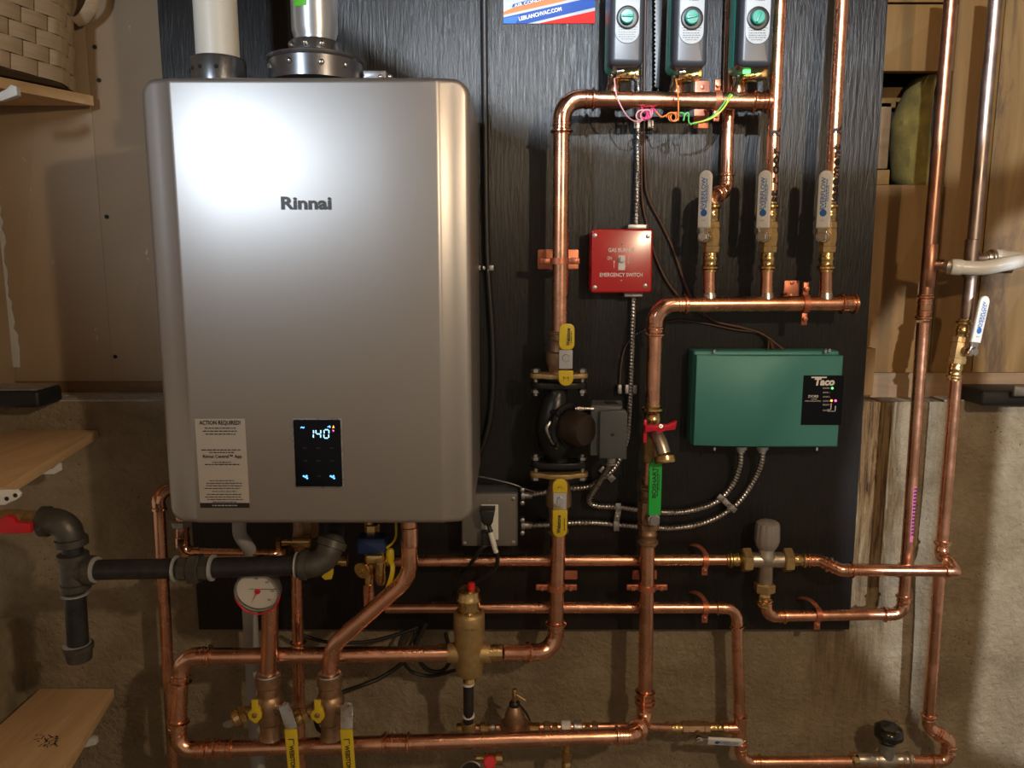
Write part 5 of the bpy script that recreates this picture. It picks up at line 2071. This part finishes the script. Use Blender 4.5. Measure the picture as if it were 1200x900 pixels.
# ================================================================ under the heater
T = thing('drain_tube', 'grey plastic drain elbow under the left part of the water heater', 'tube', V(280, 640, .2))
mb = MB()
mb.tube(smooth([V(281, 600, .19), V(281, 625, .19), V(290, 640, .18), V(300, 660, .15)], 6), K(620, .19)*8, 18)
part(T, 'tube', mb, 'pvc_dirty')
T = thing('relief_valve', 'brass valve body hanging under the middle left of the water heater', 'valve', V(345, 640, .15))
mb = MB()
q = V(330, 635, .17)
hexnut(mb, V(327, 637, .17), X, .011, .008)
mb.lathe(V(331, 635, .17), X, [(0, .007), (.018, .006), (.020, .010), (.05, .011), (.052, .006)], 14)
part(T, 'body', mb, 'brass')
mb = MB()
mb.lathe(V(351, 640, .15), Z, [(-.022, .008), (-.01, .009), (0, .011), (.02, .012), (.03, .01), (.06, .01)], 14)
part(T, 'stem', mb, 'bronze')
mb = MB()
mb.lathe(V(362, 622, .14), Z, [(-.01, .016), (.0, .018), (.03, .018)], 6)
part(T, 'union_nut', mb, 'bronze')
T = thing('heater_valve', 'blue-handled brass service valve under the right part of the water heater', 'valve', V(437, 690, .17))
mb = MB()
q = V(436, 638, .17)
kv = K(650, .17)
mb.prism(rrect(kv*33, kv*20, .004), Vector((q.x, -.15, q.z)), X, Z, .030, .004)
part(T, 'blue_handle', mb, 'blue_plastic', 'dark blue handle')
mb = MB()
mb.tube([V(432, 600, .15), V(433, 690, .15)], .0085, 12)
mb.box(V(440, 652, .18), .030, .016, .03, bev=.003)
mb.lathe(V(446, 660, .165), Z, [(-.04, .007), (-.03, .011), (-.01, .010), (0, .012), (.012, .010)], 10)
mb.lathe(V(436, 622, .15), Z, [(-.005, .014), (.012, .014), (.014, .01)], 6)
part(T, 'body', mb, 'brass')
mb = MB()
qd = Vector((-.35, -.90, -.15)).normalized()
mb.lathe(V(426, 667, .185), qd, [(-.012, .012), (-.002, .0155), (.003, .0160), (.006, .0150), (.006, .005), (.002, .004)], 26)
part(T, 'round_port', mb, 'brass')
mb = MB()
mb.lathe(V(432, 690, .15), -Z, [(-.01, .0105), (.04, .0105)], 16)
part(T, 'outlet_pipe', mb, 'copper')
mb = MB()
mb.lathe(V(457, 648, .17), Z, [(-.018, .006), (-.010, .0075), (.004, .0075), (.008, .005)], 10)
mb.tube(smooth([V(456, 655, .17), V(460, 663, .18), V(459, 675, .185), V(454, 690, .185)], 5), .0045, 8, rx=.5)
part(T, 'yellow_lever', mb, 'yellow', 'curved yellow lever')
cable('wire', 'pale yellow wire dropping from under the water heater beside the blue valve', 'wire',
      [V(464, 612, .17), V(464, 628, .17), V(460, 636, .17), V(453, 642, .17)], .0022, 'yellow')
T = thing('heater_valve', 'yellow-tabbed brass valve behind the gas pipe elbow under the water heater', 'valve', V(388, 680, .15))
mb = MB()
mb.prism([(x*kv, y*kv) for x, y in ((-8, -4), (-4, -8), (4, -7), (6, 0), (6, 12), (1, 12), (0, 2), (-4, 0))], V(385, 671, .16), X, Z, .005, .001)
part(T, 'tab', mb, 'yellow')
mb = MB()
mb.lathe(V(380, 657, .15), X, [(0, .008), (.03, .008), (.031, .0105), (.042, .0105)], 12)
mb.lathe(V(386, 657, .15), Z, [(-.02, .009), (.05, .009)], 12)
part(T, 'body', mb, 'brass')

T = thing('drain_pipe', 'dirty white plastic drain pipe going down behind the left purge valve', 'pipe', V(300, 905, .08))
mb = MB()
mb.tube([V(292, 700, .08), V(305.5, 960, .08)], K(800, .08)*8.5, 20)
part(T, 'pipe', mb, 'pvc_dirty')

# ================================================================ fill line behind the loop
T = thing('fill_line', 'row of small brass fittings just above the bottom loop pipe', 'pipe', V(600, 853, .07))
mb = MB()
mb.tube([V(553, 853, .08), V(745, 851, .08), V(790, 853, .05)], R12, 14)
part(T, 'pipe', mb, 'copper')
for px, rr_, L_, m_ in ((540, 1.2, 10, 'brass'), (568, 1.5, 12, 'brass'), (578, 1.3, 7, 'steel'), (626, 1.35, 14, 'brass'), (641, 1.5, 9, 'bronze'), (650, 1.3, 8, 'brass'), (663, 1.7, 13, 'white_plastic'), (677, 1.9, 12, 'galv'), (688, 1.3, 8, 'brass'), (697, 1.6, 8, 'bronze')):
    mb = MB()
    kk = K(852, .08)
    mb.lathe(V(px, 852.5, .08)-X*kk*L_/2, X, [(0, R12), (kk*1.5, R12*rr_), (kk*(L_-1.5), R12*rr_), (kk*L_, R12)], 8 if m_ in ('brass', 'bronze') else 16)
    part(T, 'fitting', mb, m_, {'white_plastic': 'white printed sleeve', 'galv': 'grey metal collar'}.get(m_))
mb = MB()
kk = K(845, .12)
mb.lathe(V(549, 852, .11), Z, [(-.012, .010), (-.004, .0135), (kk*6, .0135), (kk*7, .0115), (kk*13, .0115), (kk*14, .010)], 16)
part(T, 'tee', mb, 'brass_cast')
T = thing('pressure_regulator', 'bell-shaped bronze pressure regulator on the fill line', 'valve', V(603, 853, .08))
c = V(603, 852, .08)
kk = K(840, .08)
mb = MB()
mb.lathe(c, Z, [(-kk*4, kk*15), (kk*2, kk*17.5), (kk*4, kk*17.5), (kk*4.5, kk*12), (kk*6, kk*12.5), (kk*16, kk*11.5), (kk*24, kk*8.5), (kk*28, kk*6)], 26)
part(T, 'bell', mb, 'bronze')
mb = MB()
mb.lathe(c+Z*kk*27, Z, [(0, kk*6.5), (kk*4, kk*6.3), (kk*6, kk*4.5)], 14)
mb.tube(smooth([c+Z*kk*29+X*kk*5, c+Z*kk*20+X*kk*12, c+Z*kk*13+X*kk*16, c+Z*kk*8+X*kk*18], 5), kk*1.2, 6)
part(T, 'lock_ring', mb, 'black_plastic')
mb = MB()
mb.lathe(c+Z*kk*31, Z, [(0, kk*3.2), (kk*15, kk*3.2), (kk*17, kk*2.6)], 12)
part(T, 'adjusting_screw', mb, 'brass')
mb = MB()
a_ = c+Z*kk*43
mb.tube([a_, a_+Vector((kk*13, -.004, -kk*7))], kk*1.8, 8, rx=.5)
part(T, 'quick_lever', mb, 'brass_cast')
ball_valve('white-levered brass valve lying on the small branch at the bottom, lever pointing right', V(815, 853, .05), X, R34*.86, K(853, .05)*37, Vector((.05, -.93, -.36)), .026, Vector((1, 0, -.06)), .020,
           K(865, .08)*42, K(865, .08)*10.5, txt='EVERFLOW', body_r=1.5, body='bronze')
mb = MB()
mb.tube([V(776, 853, .05), V(786, 853, .05)], R34*.86, 12)
# vertical brass tap below and small gauge at the bottom
T = thing('drain_fitting', 'small brass fitting hanging below the loop at the bottom edge', 'valve', V(665, 905, .08))
mb = MB()
q = V(664, 885, .09)
mb.lathe(q, -Z, [(-.03, .0065), (-.01, .0065), (-.008, .010), (.004, .010), (.006, .0085), (.014, .0085), (.016, .010), (.03, .010), (.07, .006)], 14)
part(T, 'fitting', mb, 'brass')
T = thing('small_gauge', 'small round gauge cut by the bottom edge, beside a red knob', 'gauge', V(552, 905, .15))
q = V(552, 908, .16)
kk = K(900, .16)
gd = Vector((0, -.85, .5)).normalized()
mb = MB()
mb.lathe(q-gd*.014, gd, [(0, kk*14), (.014, kk*15), (.017, kk*15), (.018, kk*13.5), (.015, kk*13)], 30)
part(T, 'case', mb, 'galv')
mb = MB()
mb.lathe(q+gd*.0012, gd, [(0, kk*13.2), (.0004, kk*13.2)], 30)
part(T, 'dial', mb, 'dark_and_shade')
T = thing('bleed_valve', 'brass bleed valve with a red knob at the bottom edge', 'valve', V(575, 900, .14))
mb = MB()
mb.lathe(V(558, 888, .14), X, [(0, .006), (.014, .006), (.015, .010), (.036, .010), (.038, .013), (.050, .013), (.052, .008)], 10)
part(T, 'body', mb, 'brass')
mb = MB()
mb.lathe(V(574, 893, .158), gd, [(0, .004), (.004, .0125), (.010, .0125), (.012, .010)], 12)
part(T, 'red_knob', mb, 'red_plastic')

# stop valve with black knob at the lower right
T = thing('stop_valve', 'brass stop valve with a round black knob on the lower right pipe', 'valve', V(1039, 891, .05))
q = V(1038, 890, .052)
kk = K(885, .055)
mb = MB()
mb.lathe(q-X*kk*35, X, [(0, R34*1.02), (kk*2, R34*1.2), (kk*18, R34*1.2), (kk*20, R34*1.05), (kk*24, R34*1.2), (kk*28, R34*1.5), (kk*42, R34*1.5), (kk*46, R34*1.2)], 10)
mb.lathe(q+X*kk*11, X, press_prof(R34, kk*20), 18)
part(T, 'body', mb, 'nickel')
mb = MB()
mb.lathe(q-X*kk*42, X, [(0, R34*1.02), (kk*2, R34*1.3), (kk*6, R34*1.3), (kk*8, R34*1.12), (kk*14, R34*1.12)], 16)
part(T, 'press_end', mb, 'brass')
mb = MB()
mb.lathe(q, Z, [(0, kk*9), (kk*17, kk*8.8), (kk*18, kk*10), (kk*22, kk*10), (kk*23, kk*6), (kk*28, kk*5)], 16)
part(T, 'bonnet', mb, 'galv')
mb = MB()
kn = Vector((0, -.12, 1)).normalized()
mb.lathe(q+Z*kk*25, kn, [(0, kk*6), (kk*3, kk*11), (kk*6, kk*16), (kk*10, kk*17), (kk*14, kk*16.5), (kk*17, kk*14), (kk*18.5, kk*10), (kk*17.5, kk*7), (kk*17.5, kk*.1)], 8)
part(T, 'knob', mb, 'black_gloss', 'black knob')

# ================================================================ contractor sign
T = thing('contractor_sign', 'blue, white and red contractor sticker reading LEBLANCHVAC.COM at the top of the board', 'sign', V(643, 27, .001))
sA, sB, sC, sD = V(590, 27.5, .001), V(697, 27.5, .001), V(698, -60, .001), V(589, -60, .001)


def sp(px, py, e=0.0):
    return V(px, py, .0012+e)


def poly(lst, mat, name, sub, e):
    mb = MB()
    i = len(mb.v)
    f_ = [sp(x, y, e) for x, y in lst]
    bk = [p+Y*.0003 for p in f_]
    mb.ring_skin([bk, f_])
    return part(T, name, mb, mat, sub=sub)


card = poly([(590, 27.5), (697, 27.5), (697.5, -60), (589.5, -60)], 'sign_white', 'card', None, 0)
poly([(590, 17.5), (658, 2), (680, -4), (697.5, -8), (697.5, -20), (650, -12), (590, 14)], 'sign_orange', 'orange_stripe', card, .0002)
poly([(590, 27.5), (590, 20.5), (697.3, -4), (697.3, 8.5), (618, 27.5)], 'sign_blue', 'blue_stripe', card, .0005)
poly([(590, 27.5), (590, 21.5), (609, 18), (604, 27.5)], 'sign_sky', 'light_blue_corner', card, .0008)
poly([(620, 27.5), (632, 27.5), (697.3, 12.5), (697.3, 8.8)], 'sign_white', 'white_stripe', card, .0008)
poly([(631, 27.5), (697.2, 27.5), (697.2, 12.5)], 'sign_red', 'red_corner', card, .0009)
mb = MB()
ax_ = (sp(658, 10)-sp(608, 22)).normalized()
ay_ = Y.cross(ax_).normalized()
ay_ = ay_ if ay_.z > 0 else -ay_
put_text(mb, 'LEBLANCHVAC.COM', sp(633, 16.3, .0012), K(16)*51, K(16)*4.6, ax_, ay_, bold=.03)
part(T, 'web_address', mb, 'white_ink', sub=card)
poly([(600, 8.5), (601, 5), (637, -5), (637, -1)], 'sign_blue', 'name_band', card, .0012)
mb = MB()
put_text(mb, 'AIR CONDITIONING', sp(631, .2, .0018), K(5)*58, K(5)*3.6, ax_, ay_, bold=.02)
part(T, 'tagline', mb, 'white_ink', sub=card)

# ================================================================ shelves, basket, trays
def shelf(name, label, corner, p2, backx, th, up_edge=True):
    pass


def plank_poly(label, poly3, th, mat='shelf_wood', grp=None, cat='shelf'):
    """poly3: top outline, horizontal; extruded down"""
    T = thing('shelf', label, cat, poly3[0]-Z*th, grp)
    mb = MB()
    o = poly3[0]
    out = [((p-o).x, (p-o).y) for p in poly3]
    ar = sum(out[i-1][0]*out[i][1]-out[i][0]*out[i-1][1] for i in range(len(out)))
    if ar < 0:
        out = out[::-1]
    mb.prism(out, o-Z*th, X, Y, th, .0012, .0012, n=Z)
    part(T, 'board', mb, mat)
    return T


# shelf 1 (seen from below)
c1_ = V(110, 124, -.10)
z1 = c1_.z
th = .019
d1_ = Pz(0, 103, z1)
dirr = (d1_-c1_).normalized()
L1 = (XL-.0-c1_.x)/dirr.x
far1 = c1_+dirr*L1*1.0
T1 = plank_poly('highest wooden shelf at the top left, seen from below, carrying the basket', [Vector((c1_.x, c1_.y, z1+th)), Vector((XL+.002, .098, z1+th)), Vector((XL+.002, far1.y, z1+th))], th)
# shelf 2
c2_ = V(109, 506, .0)
z2 = c2_.z
f2_ = Pz(5, 571, z2)
dir2 = (f2_-c2_).normalized()
plank_poly('middle wooden shelf at the left edge above the gas pipe', [Vector((c2_.x, .018, z2)), Vector((xl2+.03, .018, z2)), Vector((xl2+.03, f2_.y, z2)), f2_], .017)
c3_ = V(128, 812.5, .0)
z3 = c3_.z
f3_ = Pz(75, 900, z3)
dir3 = (f3_-c3_).normalized()
T3 = plank_poly('lowest wooden shelf with dark scrawled marks at the bottom left', [Vector((c3_.x, .018, z3)), Vector((xl2+.03, .018, z3)), Vector((xl2+.03, c3_.y+dir3.y*.6, z3)), c3_+dir3*.6], .020)
mb = MB()
rk = random.Random(2)
for i in range(26):
    p = Pz(42+rk.uniform(0, 26), 861+rk.uniform(0, 14), z3+.0005)
    a = rk.uniform(0, PI)
    dd = Vector((math.cos(a), math.sin(a), 0))*rk.uniform(.002, .006)
    pe = Vector((-dd.y, dd.x, 0)).normalized()*.0011
    mb.quad(p-dd-pe, p+dd-pe, p+dd+pe, p-dd+pe)
part(T3, 'dark_marks', mb, 'black_ink', kind='stuff')


def bracket(label, p, w, h, L, flip=1):
    T = thing('shelf_bracket', label, 'bracket', p)
    mb = MB()
    out = [(0, 0), (w*.6, 0), (w, h*.35), (w, h*.9), (w*.86, h), (w*.75, h*.75), (w*.5, h*.45), (0, h*.35)]
    mb.prism([(x-w, y-h) for x, y in out], p, X, Z, L, .001, .001)
    part(T, 'arm', mb, 'white_plastic')
    return T


bracket('white bracket hook under the highest shelf', Pz(24, 101, z1-.001)+Z*0, K(110, 0)*44, K(110, 0)*17, .012)
bracket('white bracket hook under the middle shelf', V(73, 541, .07), K(545, .1)*24, K(545, .1)*15, .004)
bracket('white bracket hook under the lowest shelf', V(115, 861, .05), K(870, .05)*40, K(870, .05)*13, .012)
T = thing('shelf_bracket', 'white bracket plate with two holes at the left edge, under the middle shelf', 'bracket', V(0, 590, -f2_.y))
DP = -f2_.y+.004
mb = MB()
kk = K(580, DP)
q = V(0, 581, DP)
mb.prism([(kk*x, kk*y) for x, y in ((-40, -10), (8, -10), (15, -6), (21, -4), (26, 0), (27, 4), (23, 8.5), (-40, 9))], q, X, Z, .006, .0015, .001)
part(T, 'plate', mb, 'white_plastic')
mb = MB()
for px, py in ((8, 584.5), (18, 580.5)):
    mb.lathe(V(px, py, DP+.0063), -Y, [(0, kk*2.6), (.0005, kk*2.6)], 12)
part(T, 'screw_hole', mb, 'dark_and_shade', kind='stuff')

# basket: woven of separate splints
zb = z1+th+.001
bA, bB = Pz(0, 80, zb), Pz(73, 100, zb)
bdir = (bB-bA).normalized()
kb = .0
side = Vector((-.28, .96, 0)).normalized()
W1, W2, HB = .30, .095, .26
org = bB-bdir*W1                          # front face runs org -> bB
T = thing('basket', 'pale woven splint basket on the highest shelf, cut by the top left corner', 'basket', bB)
mb = MB()
inset = .004
nrm_f = bdir.cross(Z)
if nrm_f.y > 0:
    nrm_f = -nrm_f
nrm_s = side.cross(Z)
if nrm_s.x < 0:
    nrm_s = -nrm_s
flare = .045


def bp(face, u, h):
    """point on the basket face: u along, h up; sides lean outward with height"""
    if face == 0:
        return bB-bdir*(W1-u)+nrm_f*h*flare+Z*h
    return bB+side*u+(nrm_f*(1-min(1, u/W2))+nrm_s*min(1, u/W2))*h*flare+Z*h


inw = -nrm_f*.003
far = -X*.16
mb.ring_skin([[q+Z*.002 for q in (org+inw, bB+inw-bdir*.002, bB+inw+side*W2, bB+far+side*W2, org+far)],
              [q+Z*HB for q in (org+inw+nrm_f*HB*flare, bB+inw-bdir*.002+nrm_f*HB*flare, bB+inw+side*W2+nrm_s*HB*flare, bB+far+side*W2, org+far)]])
part(T, 'liner', mb, 'basket_inner')
RH, CW = .0275, .056
base_me = None


def splint_mesh(face, u, h, w, hh, thk=.0028):
    m2 = MB()
    n_ = nrm_f if face == 0 else nrm_s
    rr = []
    for i in range(5):
        f = i/4
        uu = u+w*f
        bulge = .0018+thk*math.sin(PI*f)
        a, b_ = bp(face, uu, h+.0008)+n_*(bulge-.001), bp(face, uu, h+hh-.0008)+n_*(bulge+.0006)
        rr.append([a, b_, b_-n_*.0022, a-n_*.0022])
    m2.ring_skin(rr)
    return m2


cnt = 0
for row in range(9):
    off = (row % 2)*CW*.5
    u = W1
    first = True
    while u > .0:
        w = CW*.94
        u0 = u-w if not (first and off > 0) else u-w*.5
        u0 = max(u0, .002)
        part(T, 'splint', splint_mesh(0, u0, row*RH+.003, u-u0, RH), 'splint')
        first = False
        u = u0-CW*.05
        cnt += 1
    u = (row % 2)*-.012+.002
    u = max(u, .002) if row % 2 == 0 else .002
    w0 = CW*.5 if row % 2 else CW*.85
    while u < W2-.01:
        part(T, 'splint', splint_mesh(1, u, row*RH+.003, min(w0, W2-u), RH), 'splint')
        u += w0+CW*.05
        w0 = CW*.94
hA = Pz(70, 100, zb)
hp = [V(88, 26, -.09), V(97, 22, -.085), V(106, 8, -.075), V(110, -8, -.07), V(108, -40, -.06)]
mb = MB()
mb.tube(smooth(hp, 6), .011, 8, rx=.2, ref=Vector((1, -.4, 0)))
part(T, 'handle', mb, 'splint')

# trays on the ledge
T = thing('black_tray', 'black plastic tray lying on the concrete ledge at the left', 'tray', V(30, 472, .02))
mb = MB()
a_ = V(49, 470, .035)
mb.box(Vector((a_.x-.13, -.005, ledge_z+.016)), .26, .032, .08, bev=.006)
part(T, 'body', mb, 'black_tray')
mb = MB()
mb.box(Vector((a_.x-.13, -.005, ledge_z+.034)), .255, .004, .075, bev=.002)
part(T, 'rim', mb, 'galv', 'pale grey rim')
T = thing('black_tray', 'black and grey tray on the ledge at the right edge', 'tray', V(1180, 465, .02))
mb = MB()
a_ = V(1150, 465, .03)
mb.box(Vector((a_.x+.16, .012, ledge_z+.016)), .32, .030, .09, bev=.006)
part(T, 'body', mb, 'black_tray')
mb = MB()
mb.box(V(1196, 458, .045)+X*.03, .09, .020, .01, bev=.003)
part(T, 'insert', mb, 'galv', 'grey blue insert')
